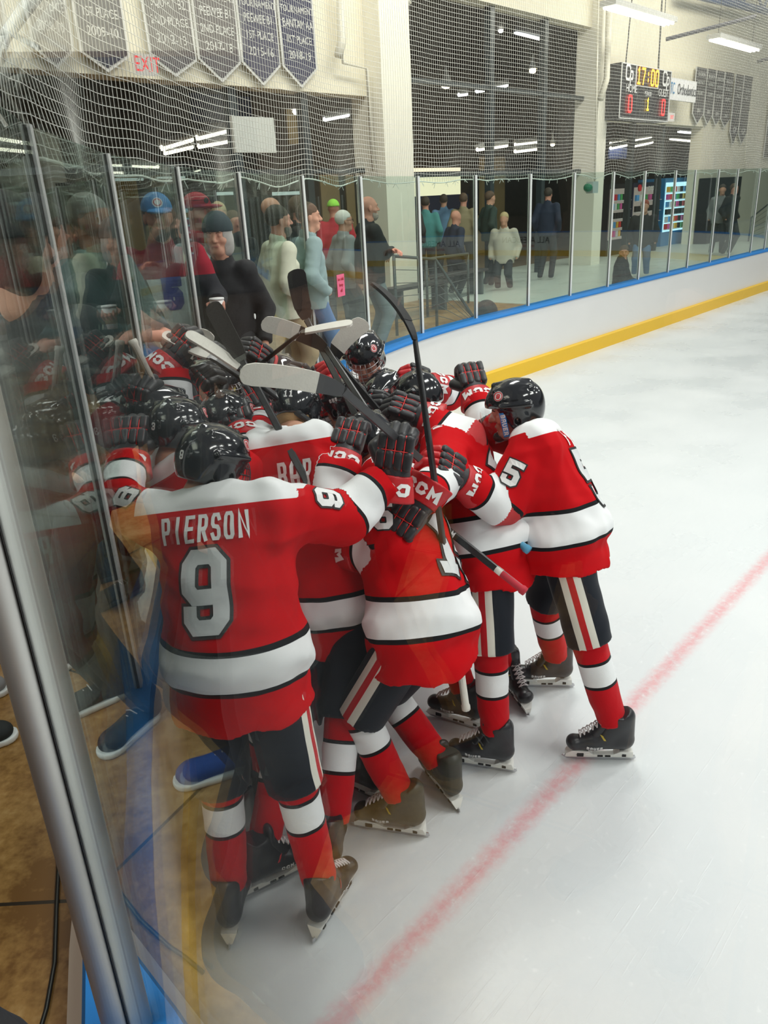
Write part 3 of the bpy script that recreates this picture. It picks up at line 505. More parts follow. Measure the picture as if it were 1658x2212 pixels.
# goal lamp box on the glass
p = E(SZ(1277, 405, .1)[0], .12, SZ(1277, 405, .1)[1]); r = empty('goal_lamp', p, 'small grey lamp box with green dome fixed on the end glass', 'lamp'); mb = MB(); mb.obox(p + UV * .06, UV * .085, NV * .06, ZV * .085); mb.build('housing', mat('grey_box', (.5, .53, .52), .5), r); smesh('green_dome', lambda P: ell(P, p - UV * .08, (.07, .07, .065)), p - .25, p + .25, .015, mat('green_lens', (.0, .16, .08), .15), r)
# vending machines
def vend(px0, px1, ytop, d, body, front, label, rows, cols, sign=None, items=None, side=.85):
    s0, zt = SZ(px0, ytop, d); s1 = SZ(px1, ytop, d)[0]; w = s1 - s0; r = empty('vending_machine', E((s0 + s1) / 2, d, FZ), label, 'vending machine'); part('cabinet', s0, s1, FZ, zt, d, side, body, r); h = zt - FZ
    if rows: part('display_window', s0 + .06, s1 - .06, FZ + .42, zt - .12, d - .012, .012, front, r)
    for i in range(rows):
        z = FZ + .50 + i * (h - .68) / rows; part('shelf', s0 + .07, s1 - .07, z - .02, z - .008, d - .09, .08, mat('shelf_white', (.7, .7, .7), .5), r); pal = [(.7, .05, .05), (.8, .45, .05), (.1, .35, .7), (.75, .75, .75), (.08, .4, .12), (.7, .1, .35), (.02, .02, .02)]
        mbs = {}
        for j in range(cols):
            a = s0 + .09 + j * (w - .18) / cols; k = pal[(i * 3 + j * 5 + i * j) % 7]; mb = mbs.setdefault(k, MB()); mb.hexa([E(a, d - .08, z), E(a + .6 * (w - .18) / cols, d - .08, z), E(a + .6 * (w - .18) / cols, d - .02, z), E(a, d - .02, z), E(a, d - .08, z + .15), E(a + .6 * (w - .18) / cols, d - .08, z + .15), E(a + .6 * (w - .18) / cols, d - .02, z + .15), E(a, d - .02, z + .15)])
        for k, mb in mbs.items():
            o = mb.build('product_row', mat('pack_%.2f_%.2f' % (k[0], k[2]), k, .4), r); o['kind'] = 'stuff'
    return r, s0, s1, zt
vend(1316, 1362, 398, 4.1, mat('vend_black', (.015, .015, .018), .35), emit('vend_dim', (1, .8, .7), .35), 'snack vending machine with coloured packets left of the cola machine', 5, 7)
r, a, b, zt = vend(1368, 1428, 395, 4.1, mat('vend_navy', (.012, .018, .045), .3), emit('vend_dim', ()), 'dark cola vending machine with pepsi lettering between the snack machine and blue cooler', 4, 6); text_at('pepsi', .26, E((a + b) / 2 + .1, 4.0, zt - .14), UV, ZV, mat('sign_white', ()), r, 'lettering'); mb = MB(); mb.tube([E(a + .2, 3.98, zt - .14), E(a + .2, 4.02, zt - .14)], .09, 14); mb.build('round_emblem', mat('emblem_red', (.6, .02, .03), .5), r)
vend(1437, 1490, 385, 4.1, mat('cooler_blue', (.02, .22, .5), .3), emit('cooler_glow', (.55, .85, 1), 1.6), 'glass-front drinks cooler glowing blue and white', 6, 7)
r, a, b, zt = vend(1538, 1602, 384, 3.1, mat('vend_black', ()), None, 'black cooler with three green claw marks at right', 0, 0, side=.38); 
for k in range(3): 
    mb = MB(); x = a + .75 + .13 * k; mb.tube([E(x, 3.09, zt - .25), E(x + .02, 3.09, zt - .5), E(x - .01, 3.09, zt - .72 + .05 * abs(k - 1))], [.045, .035, .008], 5, flat=(NV, .3)); mb.build('claw_mark', emit('claw_green', (.15, .9, .05), .8), r)
# platform furniture
rail = mat('dark_rail', (.08, .09, .09), .4)
def railing(pts, label, posts=True, r_=.022, zlow=FZ):
    r = empty('guard_rail', pts[0], label, 'railing'); mb = MB(); mb.tube(pts, r_, 8); mb.build('top_rail', rail, r, True)
    for p in pts: mb = MB(); mb.tube([p, np.array([p[0], p[1], zlow])], r_, 8); mb.build('rail_post', rail, r, True)
    mb = MB()
    for k in range(1, 6): mb.tube([np.array([p[0], p[1], p[2] - (p[2] - zlow) * k / 6]) for p in pts], .005, 5)
    mb.build('cable_infill', rail, r)
railing([PW(850, 553, .9), PW(940, 560, .9), PW(1025, 690, .3)], 'dark cable railing sloping down behind the end glass'); railing([PW(920, 560, 1.6), PW(1010, 548, 2.0)], 'short dark railing bench rail in the lobby entrance')
railing([PW(1622, 470, 2.2), PW(1660, 440, 2.4)], 'bent grab rail at the far right edge behind the glass')
def bench(px, py, d, label):
    p = PW(px, py, d); p[2] = FZ + .45; r = empty('bench', p * [1, 1, 0] + ZV * FZ, label, 'bench'); mb = MB(); mb.obox(p, UV * .7, NV * .17, ZV * .02); mb.build('seat_plank', mat('bench_dark', (.06, .05, .05), .5), r)
    for k in (-1, 1): mb = MB(); mb.obox(p + UV * .55 * k - ZV * .235, UV * .03, NV * .14, ZV * .215); mb.build('leg', rail, r)
bench(990, 548, 2.6, 'dark bench behind the end glass at centre'); bench(900, 565, 2.0, 'dark bench near the pillar foot')
# backpack on the platform
p = PW(1050, 655, .5); p[2] = FZ; bk = empty('backpack', p, 'slumped black backpack behind the end glass', 'backpack'); smesh('bag', lambda P: smin(ell(P, p + ZV * .14, (.17, .14, .17)), ell(P, p + UV * .12 + ZV * .06, (.12, .12, .08)), .06) + wob(P, 22, 3) * .008, p - .4, p + .45, .02, mat('bag_black', (.02, .02, .022), .7), bk); mb = MB(); mb.tube([p + UV * .15 - NV * .1 + ZV * .05, p + UV * .3 - NV * .15 + ZV * .02, p + UV * .34 - NV * .1 + ZV * .01], .012, 6); mb.build('strap', mat('bag_black', ()), bk)
# pink paper notice on the glass
p = AY(739, 619, 0.02 + float(((GP[9] + GP[8]) / 2)[1]) - .15); ga, gb = GP[9], GP[8]; t_ = nrm(ga - gb); nn_ = np.array([t_[1], -t_[0], 0]); fr = ((739 - 685) / (795 - 685)); pc = gb + (ga - gb) * .5; pc[2] = p[2]
r = empty('paper_notice', pc + nn_ * .012, 'pink paper notice taped on the glass left of the bald man', 'notice'); mb = MB(); mb.obox(pc + nn_ * .010, t_ * .085, nn_ * .0015, ZV * .105); mb.build('sheet', mat('pink_paper', (.80, .13, .25), .7), r); 
for k, w_ in enumerate(('ice rink', 'keep', 'off')): text_at(w_, .045, pc + nn_ * .0135 + ZV * (.06 - .055 * k), t_, ZV, mat('red_ink', (.45, .02, .05), .7), r, 'lettering')
# black cable on the near floor
mb = MB(); pts = [AZ(x, y, FZ + .008) for x, y in ((127, 1840), (126, 1880), (122, 1960), (118, 2080), (100, 2180), (85, 2230), (70, 2300))]; pts = [AZ(130, 1700, FZ + .008)] + pts; mb.tube(pts, .006, 6); tag(mb.build('floor_cable', mat('cable_black', (.012, .012, .012), .4), None, True), 'thin black cable lying on the brown floor beside the boards', 'cable')
# advertising panels on the far side boards (seen in the glass reflections)
OPC = C2 + UV * RR
def ad(k, w, word, col, size, sub=None, bg=None):
    c = OPC - NV * k - UV * .112; c = c + ZV * .56; r = empty('board_advert', c, 'advert on the opposite side boards reading ' + word.lower(), 'advert'); mb = MB(); mb.obox(c, NV * w / 2, UV * .003, ZV * .31); mb.build('panel', bg or mat('advert_white', (.8, .8, .8), .5), r); text_at(word, size, c - UV * .006 + ZV * .06, -NV, ZV, mat('ad_%.2f' % col[0], col, .6), r, 'lettering')
    if sub: text_at(sub, size * .38, c - UV * .006 - ZV * .17, -NV, ZV, mat('ad_red', (.6, .03, .04), .6), r, 'lettering')
for k, w, word, col, sz, sub, bg in ((-2, 4, 'SHARPVISION', (.03, .03, .04), .42, '785-5474', None), (3, 3.4, 'ALL AMERICAN', (.03, .05, .25), .36, 'ARENA SERVICE', None), (7.5, 4, 'MAHNASON', (.02, .02, .02), .38, 'Ice Arena Pro Shop', None), (12.5, 4, 'POWER SERVICE', (.7, .7, .7), .38, None, mat('advert_red', (.45, .03, .04), .5)), (17.5, 4, 'AMERICAN', (.03, .05, .25), .42, 'AUTO BODY', None), (22.5, 4, 'POWER SPORTS', (.04, .04, .05), .36, None, None)): ad(k, w, word, col, sz, sub, bg)
mb = MB(); 
for a, b in ((OPC + NV * 12 + UV * 4, OPC - NV * 45 + UV * 4),): mb.add([a, b, b + ZV * 7, a + ZV * 7], [(0, 1, 2, 3)])
mb.build('wall_side', mat('dim_stand_wall', (.10, .105, .10), .8))['kind'] = 'structure'
# ---- safety net
def net():
    mb = MB(); L = PF; tot = [0]
    idx0 = 1
    pts = [p for p in offs(L, -.10)][1:]; 
    for a, b in zip(pts[:-1], pts[1:]): tot.append(tot[-1] + float(np.linalg.norm(b - a)))
    def at(s):
        s = max(0, min(tot[-1] - 1e-6, s)); i = max(0, int(np.searchsorted(tot, s, side='right')) - 1); f = (s - tot[i]) / (tot[i + 1] - tot[i]); p = pts[i] + (pts[i + 1] - pts[i]) * f; t = nrm(pts[i + 1] - pts[i]); return p, np.array([t[1], -t[0], 0])
    LEN = 31.0; c = .046; nx = int(LEN / c); nz = 92; z0 = 2.70; G = []
    for i in range(nx + 1):
        s = i * c; p, n = at(s); row = []
        ph = 2 * PI * s / 1.25
        for j in range(nz + 1):
            h = j * c; k = math.exp(-h / .55); sag = .035 * abs(math.sin(ph / 2 + .5)) * k; dz = .018 * math.sin(s * 4.1 + 1.3 * math.sin(s * 1.7)) * k; dx = .05 * math.sin(s * 2.3 + h * 2) * math.exp(-h / 1.0) + .03 * math.sin(s * 5.1 - h * 3) * k
            row.append(p + n * dx + ZV * (z0 + h * (1 - .12 * k) - sag + dz))
        G.append(row)
    r_ = .0021
    def rib(a, b, r_=r_):
        t = b - a; u = nrm(np.cross(t, [0.3, 0.9, .2])) * r_; v = nrm(np.cross(t, u)) * r_; k = len(mb.v)
        for q_ in (a, b):
            for w in (u, -.5 * u + .87 * v, -.5 * u - .87 * v): mb.v.append((q_[0] + w[0], q_[1] + w[1], q_[2] + w[2]))
        mb.f += [(k, k + 1, k + 4, k + 3), (k + 1, k + 2, k + 5, k + 4), (k + 2, k, k + 3, k + 5)]; mb.mi += [0, 0, 0]
    G = np.array(G)
    def fast(A, B, rr):
        T = B - A; T /= np.linalg.norm(T, axis=1)[:, None]; U = np.cross(T, [.3, .9, .2]); U /= np.linalg.norm(U, axis=1)[:, None]; V = np.cross(T, U); vs = []
        for X in (A, B):
            for a, b in ((1, 0), (-.5, .87), (-.5, -.87)): vs.append(X + rr * (a * U + b * V))
        n = len(A); V_ = np.stack(vs, 1).reshape(-1, 3); k = np.arange(n)[:, None] * 6; F = np.concatenate([k + np.array([[0, 1, 4, 3]]), k + np.array([[1, 2, 5, 4]]), k + np.array([[2, 0, 3, 5]])]); return V_, F
    A1, B1 = G[:-1].reshape(-1, 3), G[1:].reshape(-1, 3); A2, B2 = G[:, :-1].reshape(-1, 3), G[:, 1:].reshape(-1, 3); k1 = np.linalg.norm(A1[:, :2], axis=1) > .9; k2 = np.linalg.norm(A2[:, :2], axis=1) > .9; A1, B1, A2, B2 = A1[k1], B1[k1], A2[k2], B2[k2]; V1, F1 = fast(np.vstack([A1, A2]), np.vstack([B1, B2]), r_)
    keep = [i for i in range(len(G)) if np.linalg.norm(G[i, 0][:2]) > 2.2]; edge = G[keep[0]:, 0]; V2, F2 = fast(edge[:-1], edge[1:], .007)
    # loose tufts along the laced edge
    ta, tb = [], []
    for i in range(0, len(edge), 5):
        q_ = edge[i]; 
        for _ in range(3): e = q_ + np.array([random.uniform(-.04, .04), random.uniform(-.04, .04), random.uniform(-.06, .02)]); ta.append(q_); tb.append(e)
    V3, F3 = fast(np.array(ta), np.array(tb), .003); V = np.vstack([V1, V2, V3]); F = np.vstack([F1, F2 + len(V1), F3 + len(V1) + len(V2)])
    me = bpy.data.meshes.new('safety_net'); me.vertices.add(len(V)); me.vertices.foreach_set('co', V.ravel()); me.loops.add(F.size); me.loops.foreach_set('vertex_index', F.ravel().astype(np.int32)); me.polygons.add(len(F)); me.polygons.foreach_set('loop_start', np.arange(0, F.size, 4, dtype=np.int32)); me.update(calc_edges=True)
    o = link('safety_net', me, mat('net_cord', (.80, .80, .74), .8), None, False); tag(o, 'white knotted safety netting laced along the top of the rink glass', 'net')
net()
# ================================================================== hockey gear prototypes (local frames)
PROTO = []                              # prototypes are used by their first wearer through copies; the originals are removed at the end
def proto(o): PROTO.append(o); return o
hblk = mat('helmet_black', (.010, .011, .014), .13, coat=.6); hdark = mat('helmet_foam', (.03, .03, .03), .8); wire_s = mat('cage_steel', (.55, .55, .56), .3, .9); wire_b = mat('cage_black', (.03, .03, .035), .35)
skin = mat('skin', (.58, .30, .20), .55, var=.12, vscale=30, bump=(60, .1, .002)); skin2 = mat('skin_ruddy', (.60, .27, .19), .55, var=.15, vscale=25); gl_blk = mat('glove_black', (.018, .018, .022), .42, bump=(300, .3, .001), sheen=.1); gl_red = mat('glove_red', (.50, .006, .012), .45, bump=(300, .3, .001)); gl_grey = mat('glove_palm', (.10, .10, .10), .8); dec_w = mat('decal_white', (.80, .80, .80), .5); dec_r = mat('decal_red', (.60, .02, .03), .5); dec_k = mat('decal_black', (.01, .01, .012), .6); pip = mat('glove_piping', (.75, .03, .03), .5)
def head_sdf(P, s=1.0):                 # P local: y forward, z up, origin between the ears
    P = P / s; d = ell(P, (0, -.015, .035), (.076, .097, .088)); d = smin(d, cap(P, (0, .02, -.02), (0, .035, -.075), .062, .045, ((0, 1, 0), .92)), .03)
    d = smin(d, cap(P, (-.022, .062, -.092), (.022, .062, -.092), .021, .021), .025); d = smin(d, cap(P, (-.03, .070, .032), (.03, .070, .032), .017, .017), .02)
    for k in (-1, 1):
        d = smin(d, ell(P, (.043 * k, .052, -.025), (.025, .025, .02)), .02); d = np.maximum(d, -ell(P, (.031 * k, .093, .012), (.017, .014, .011))) if s > .5 else d
        d = smin(d, ell(P, (.078 * k, -.008, -.005), (.010, .020, .032)), .008); d = smin(d, ell(P, (.031 * k, .079, .010), (.013, .011, .009)), .004)
    d = smin(d, cap(P, (0, .084, .02), (0, .108, -.020), .008, .013), .012); d = smin(d, cap(P, (-.012, .093, -.024), (.012, .093, -.024), .009, .009), .006)
    d = smin(d, cap(P, (-.020, .083, -.052), (.020, .083, -.052), .008, .008), .006); d = smin(d, cap(P, (-.017, .083, -.063), (.017, .083, -.063), .008, .008), .006)
    d = smin(d, cap(P, (0, -.02, -.06), (0, -.03, -.16), .056, .058), .03); return d * s
def helm_sdf(P):
    c = (0, -.012, .038); o = ell(P, c, (.108, .135, .112)); o = smin(o, ell(P, (0, -.075, .0), (.085, .068, .085)), .02)
    for x in (-.05, 0, .05): o = smin(o, cap(P, (x, .06, .135 - abs(x) * .35), (x * 1.0, -.09, .118 - abs(x) * .3), .014, .016), .012)
    for k in (-1, 1): o = smin(o, ell(P, (.088 * k, -.02, -.02), (.022, .048, .055)), .012); o = smin(o, cap(P, (.100 * k, .05, .055), (.100 * k, -.08, .04), .010, .012), .012)
    o = np.maximum(o, -ell(P, (0, -.012, .03), (.094, .121, .100)))
    zl = np.where(P[:, 1] > .05, .048, np.where(P[:, 1] > -.06, -.055, -.07)) ; zl = .048 * np.clip((P[:, 1] - .02) / .05, 0, 1) - .06 * (1 - np.clip((P[:, 1] - .02) / .05, 0, 1))
    o = np.maximum(o, zl - P[:, 2])
    for k in (-1, 1):
        o = np.maximum(o, -cap(P, (.026 * k, .03, .165), (.028 * k, -.045, .17), .009, .009)); o = np.maximum(o, -cap(P, (.026 * k, .09, .125), (.026 * k, .105, .10), .007, .007)); o = np.maximum(o, -cap(P, (.118 * k, .03, .07), (.118 * k, -.03, .075), .008, .008)); o = np.maximum(o, -cap(P, (.04 * k, -.145, .07), (.035 * k, -.155, .045), .010, .010)); o = np.maximum(o, -ell(P, (.115 * k, -.012, -.022), (.03, .014, .018)))
    return o
H0 = proto(smesh('helmet', helm_sdf, (-.13, -.17, -.09), (.13, .15, .19), .0042, hblk)); H0_BVH = bvh_of(H0)
mb = MB()
for x in (-.05, 0, .05): mb.tube([(x, y, z) for y, z in ((.075, .150 - abs(x) * .4), (0, .170 - abs(x) * .4), (-.08, .150 - abs(x) * .36))], .0016, 4)
def cage_mesh(full=True):
    mb = MB(); c = np.array([0, .01, -.02]); r = np.array([.105, .135, .12])
    def pt(az, el): return c + r * np.array([math.sin(az) * math.cos(el), math.cos(az) * math.cos(el), math.sin(el)])
    for az in np.linspace(-1.15, 1.15, 9): mb.tube([pt(az, e) for e in np.linspace(.62, -.75, 9)], .0019, 5)
    for e in np.linspace(.6, -.7, 7): mb.tube([pt(a, e) for a in np.linspace(-1.45, 1.45, 15)], .0019, 5)
    mb.tube([pt(a, -.78) for a in np.linspace(-1.2, 1.2, 11)], .003, 5); mb.tube([pt(a, .64) for a in np.linspace(-1.3, 1.3, 11)], .003, 5); return mb.mesh('cage')
CAGE = cage_mesh()
def visor_mesh():
    mb = MB(); vs = []; n, k = 15, 9
    for j in range(k + 1):
        e = .45 - j / k * 1.15
        for i in range(n + 1): a = -1.35 + 2.7 * i / n; vs.append((.118 * math.sin(a) * math.cos(e * .8), .02 + .135 * math.cos(a) * math.cos(e * .7), -.02 + .125 * math.sin(e)))
    fs = [(j * (n + 1) + i, j * (n + 1) + i + 1, (j + 1) * (n + 1) + i + 1, (j + 1) * (n + 1) + i) for j in range(k) for i in range(n)]; mb.add(vs, fs); return mb.mesh('visor')
VIS = visor_mesh(); EYE_M = None
CUP = None
chin = smesh('chin_cup', lambda P: np.maximum(ell(P, (0, .085, -.105), (.04, .03, .025)), -ell(P, (0, .075, -.09), (.034, .028, .022))), (-.06, .03, -.15), (.06, .13, -.06), .005, hdark); proto(chin)
def loc_decal(name, quads, o, ex, ey, m, off=.0015, bv=None):
    mb = decal(quads, o, ex, ey, bv or H0_BVH, off); me = mb.mesh(name); me.materials.append(m); return me
def G_logo(side):                       # round team mark on the front quarter of the shell
    n = nrm(np.array([.75 * side, .62, .62])); ex = nrm(np.cross(ZV, n)); ey = np.cross(n, ex); o = np.array([0, -.012, .038]) + n * .12
    return [loc_decal('mark_ring', disc2d(0, 0, .001, .022), o, ex, ey, dec_w, .0012), loc_decal('mark_disc', disc2d(0, 0, .0165, .0205), o, ex, ey, dec_r, .0020), loc_decal('mark_letter', strokes('G', .018, .022, 0, .006, step=.004), o, ex, ey, dec_r, .0021)]
LOGO = {1: G_logo(1), -1: G_logo(-1)}
_num = {}
def helm_num(s, back=True, side=0, up=.012):
    k = (s, side)
    if k not in _num:
        n = np.array([0, -1.0, .02]) if side == 0 else np.array([side, -.15 if side else 0, .1]); n = nrm(n); ex = nrm(np.cross(ZV, n)); ey = np.cross(n, ex); w = .018; o = np.array([0, -.012, .0 + up]) + n * .12
        _num[k] = loc_decal('number_decal', strokes(s, w if side == 0 else .013, .030 if side == 0 else .018, .005, .006, step=.004), o, ex, ey, dec_w, .0015)
    return _num[k]
# gloves: wrist at origin, +y to the fingers, +z back of the hand, thumb at -x
def gparts():
    out = {}
    def cuff(P):
        Q = P * np.array([1, 1, 1.25]); d = cap(Q, (0, -.105, .0), (0, -.015, .0), .082, .062); d = np.maximum(d, -cap(Q, (0, -.18, 0), (0, -.03, 0), .073, .052)); d = np.maximum(d, -(P[:, 1] + .105)); return np.maximum(d, P[:, 1] + .02)
    out['cuff'] = (cuff, (-.10, -.15, -.09), (.10, .0, .09))
    out['cuff_roll'] = (lambda P: np.maximum(cap(P * [1, 1, 1.2], (0, -.02, 0), (0, .008, 0), .056, .052), -1 + 0 * P[:, 0]), (-.08, -.09, -.07), (.08, .08, .07))
    out['palm'] = (lambda P: smin(rbox(P, (0, .055, -.008), (.054, .052, .024), .018), cap(P, (0, .0, 0), (0, .03, 0), .04, .042), .02), (-.07, -.05, -.06), (.07, .13, .05))
    for i, x in enumerate((-.043, -.0145, .0145, .043)):
        out['back_pad_%d' % i] = (lambda P, x=x: np.maximum(smin(smin(rbox(P, (x, .026, .030), (.0148, .031, .019), .011), rbox(P, (x, .084, .026), (.0148, .026, .019), .011), .003), 1 + 0 * P[:, 0], 0), -1e3), (x - .03, -.02, 0), (x + .03, .13, .06))
        L = 1.0 if i in (1, 2) else .9
        def fing(P, x=x, L=L):
            a, b, c, e = (x, .104, .014), (x, .126 * L + .004, -.016), (x * .97, .124 * L, -.060 * L), (x * .92, .085, -.075 * L); d = cap(P, a, b, .0175, .0190); d = smin(d, cap(P, np.add(b, (0, -.002, -.010)), c, .0190, .0180), .002); return smin(d, cap(P, np.add(c, (0, -.012, -.003)), e, .0175, .016), .002)
        out['finger_%d' % i] = (fing, (x - .04, .05, -.11), (x + .04, .17, .05))
    out['thumb'] = (lambda P: smin(cap(P, (-.048, .018, -.008), (-.074, .052, -.030), .024, .024), cap(P, (-.074, .058, -.036), (-.050, .094, -.064), .023, .018), .004), (-.11, -.02, -.10), (0, .13, .03))
    return out
GP_ = {}
for k, (f, lo, hi) in gparts().items():
    kind = k.split('_')[0]; o = smesh(k, f, lo, hi, .0045, None); GP_[k] = o.data; PROTO.append(o)
def piping_mesh():
    mb = MB()
    for x in (-.0288, 0, .0288): mb.tube([(x, -.004, .038), (x, .03, .043), (x, .056, .040), (x, .085, .040), (x, .108, .030)], .0022, 5)
    mb.tube([(-.056, .057, .028), (-.043, .057, .040), (0, .057, .041), (.043, .057, .040), (.056, .057, .028)], .0022, 5); return mb.mesh('piping')
PIPE = piping_mesh()
def cuff_text():
    o = bpy.data.objects.new('t', GP_['cuff']); b = bvh_of(o); bpy.data.objects.remove(o); return loc_decal('cuff_lettering', strokes('CCM', .036, .040, .008, .012, step=.008), (0, -.062, .06), (-1, 0, 0), (0, -1, 0), dec_w, .003, b)
CUFT = cuff_text()
GLC = {}
def glove(parent, T, left=False, fingers='k', label=None, flip_text=False):
    """T: 4x4 world frame of the wrist"""
    key0 = (left, fingers); fm = {'k': gl_blk, 'r': gl_red}[fingers]
    if key0 not in GLC:
        d = {}
        for k, me in list(GP_.items()) + [('piping', PIPE), ('cuff_lettering', CUFT)]:
            m2 = mirror_mesh(me, k) if (left and k != 'cuff_lettering') else me.copy(); m2.materials.clear(); kk = k.split('_')[0]
            m2.materials.append({'cuff': gl_red, 'palm': gl_grey, 'back': gl_blk, 'finger': fm, 'thumb': fm, 'piping': pip}.get(kk, gl_blk) if k not in ('cuff_roll', 'cuff_lettering') else (gl_blk if k == 'cuff_roll' else dec_w)); m2.polygons.foreach_set('use_smooth', [True] * len(m2.polygons)); d[k] = m2
        GLC[key0] = d
    d = GLC[key0]; g = bpy.data.objects.new('glove', d['palm']); COL.objects.link(g); g.parent = parent; g.matrix_parent_inverse = Matrix.Translation(parent.location).inverted(); g.matrix_basis = T
    if label: g['label'] = label
    for k, me in d.items():
        if k == 'palm': continue
        nm = k.rsplit('_', 1)[0] if k[-1].isdigit() else k; o = bpy.data.objects.new(nm, me); COL.objects.link(o); o.parent = g
    return g
# skates: ankle above the origin, toe at +y, ice at z = 0
sk_b = mat('skate_boot', (.020, .020, .024), .35, bump=(120, .15, .001)); sk_o = mat('skate_boot_olive', (.045, .042, .030), .45, bump=(120, .15, .001)); sk_h = mat('blade_holder', (.78, .78, .74), .4); steel = mat('blade_steel', (.6, .6, .62), .2, 1.0); lace_m = mat('laces', (.62, .58, .58), .8); sk_y = mat('skate_gold_trim', (.55, .42, .05), .4); sk_rd = mat('skate_red_trim', (.5, .03, .04), .4)
def boot_sdf(P):
    d = cap(P, (0, .10, .105), (0, .185, .098), .042, .036, ((0, 0, 1), 1.05)); d = smin(d, ell(P, (0, .19, .100), (.043, .035, .032)), .01); d = smin(d, cap(P, (0, -.04, .112), (0, .10, .112), .040, .044), .02); d = smin(d, cap(P, (0, -.030, .13), (0, -.022, .25), .045, .049, ((0, 1, 0), .82)), .02); d = smin(d, cap(P, (0, .04, .16), (0, .0, .23), .044, .047), .03)
    d = np.maximum(d, .066 - P[:, 2]); d = np.maximum(d, P[:, 2] - (.265 + .35 * np.clip(-P[:, 1] - .02, 0, .04) * 2)); return d
def tongue_sdf(P): return smin(cap(P, (0, .09, .145), (0, .045, .22), .030, .032), cap(P, (0, .045, .22), (0, .045, .265), .032, .034, ((0, 1, 0), 1.8)), .01)
SKM = {}
SKM['boot'] = smesh('boot', boot_sdf, (-.07, -.11, .05), (.07, .25, .31), .005, None); SKM['tongue'] = smesh('tongue', tongue_sdf, (-.06, .0, .10), (.06, .13, .35), .005, None)
for o in list(SKM.values()): PROTO.append(o)
SKM = {k: o.data for k, o in SKM.items()}
def holder_mesh():
    mb = MB(); 
    prof = [(-.085, .020), (-.078, .066), (-.02, .066), (.005, .040), (.10, .036), (.125, .066), (.20, .072), (.225, .045), (.228, .020)]
    for sg in (-1, 1): pass
    n = len(prof); vs = []
    for w0, w1 in ((-1, 0), (1, 0)):
        for y, z in prof: vs.append((w0 * (.010 + .022 * max(0, (z - .03) / .04)), y, z))
    fs = [tuple(range(n)), tuple(range(n, 2 * n))[::-1]] + [(k, k + n, (k + 1) % n + n, (k + 1) % n) for k in range(n)]; mb.add(vs, fs)
    return mb.mesh('blade_holder')
def runner_mesh():
    mb = MB(); L = [(-.100, .012), (-.09, .003), (-.03, .0), (.16, .0), (.215, .004), (.243, .020), (.235, .026), (-.095, .026)]; n = len(L); vs = [(x, y, z) for x in (-.0018, .0018) for y, z in L]; mb.add(vs, [tuple(range(n)), tuple(range(n, 2 * n))[::-1]] + [(k, k + n, (k + 1) % n + n, (k + 1) % n) for k in range(n)]); return mb.mesh('blade')
def slots_mesh():
    mb = MB()
    for sg in (-1, 1):
        for y0, y1, z0, z1 in ((.02, .045, .027, .034), (.055, .08, .027, .034), (-.05, -.032, .032, .055), (.145, .175, .030, .052)): mb.box((sg * .0148 - .003 + (.0035 * sg if z1 > .04 else 0), y0, z0), (sg * .0148 + .003 + (.0035 * sg if z1 > .04 else 0), y1, z1))
    return mb.mesh('holder_slot')
def lace_mesh():
    mb = MB(); rows = [(y, .142 + (.175 - y) * .75) for y in np.linspace(.165, .055, 7)]; rows = [(y, z + .004) for y, z in rows]
    for i in range(len(rows) - 1):
        for sg in (-1, 1): (y0, z0), (y1, z1) = rows[i], rows[i + 1]; mb.tube([(.026 * sg, y0, z0 - .008), (0, (y0 + y1) / 2 + .004, (z0 + z1) / 2 + .006), (-.026 * sg, y1, z1 - .008)], .0026, 5)
        mb.tube([(-.026, rows[i][0], rows[i][1] - .006), (0, rows[i][0] + .003, rows[i][1] + .003), (.026, rows[i][0], rows[i][1] - .006)], .0026, 5)
    return mb.mesh('laces')
SKM['blade_holder'] = holder_mesh(); SKM['blade'] = runner_mesh(); SKM['holder_slot'] = slots_mesh(); SKM['laces'] = lace_mesh()
def sk_dec():
    o = bpy.data.objects.new('t', SKM['boot']); b = bvh_of(o); bpy.data.objects.remove(o); R_ = {}
    for sg in (-1, 1):
        ex = (0, 1, 0) if sg > 0 else (0, -1, 0)
        R_['b%d' % sg] = loc_decal('brand_patch', [q for q in strokes('BAUER', .011, .016, .004, .0036, step=.01)], (sg * .05, .10, .096), ex, (0, .0, 1), dec_w, .002, b); R_['c%d' % sg] = loc_decal('brand_patch', strokes('CCM', .014, .018, .004, .0045, step=.01), (sg * .05, .09, .10), ex, (0, 0, 1), dec_w, .002, b)
        tri = []
        for k in range(6): y = .02 + k * .008; tri.append([np.array([sg * y, .012 * k]), np.array([sg * (y + .010), .012 * k]), np.array([sg * (y + .018), .012 * (k + 1)]), np.array([sg * (y + .006), .012 * (k + 1)])])
        R_['t%d' % sg] = loc_decal('trim_flash', tri, (sg * .05, -.02 + .05, .14), ex, (0, 0, 1), sk_y, .002, b)
        R_['r%d' % sg] = loc_decal('trim_flash', tri, (sg * .05, -.02 + .05, .14), ex, (0, 0, 1), sk_rd, .002, b)
    return R_
SKD = sk_dec()
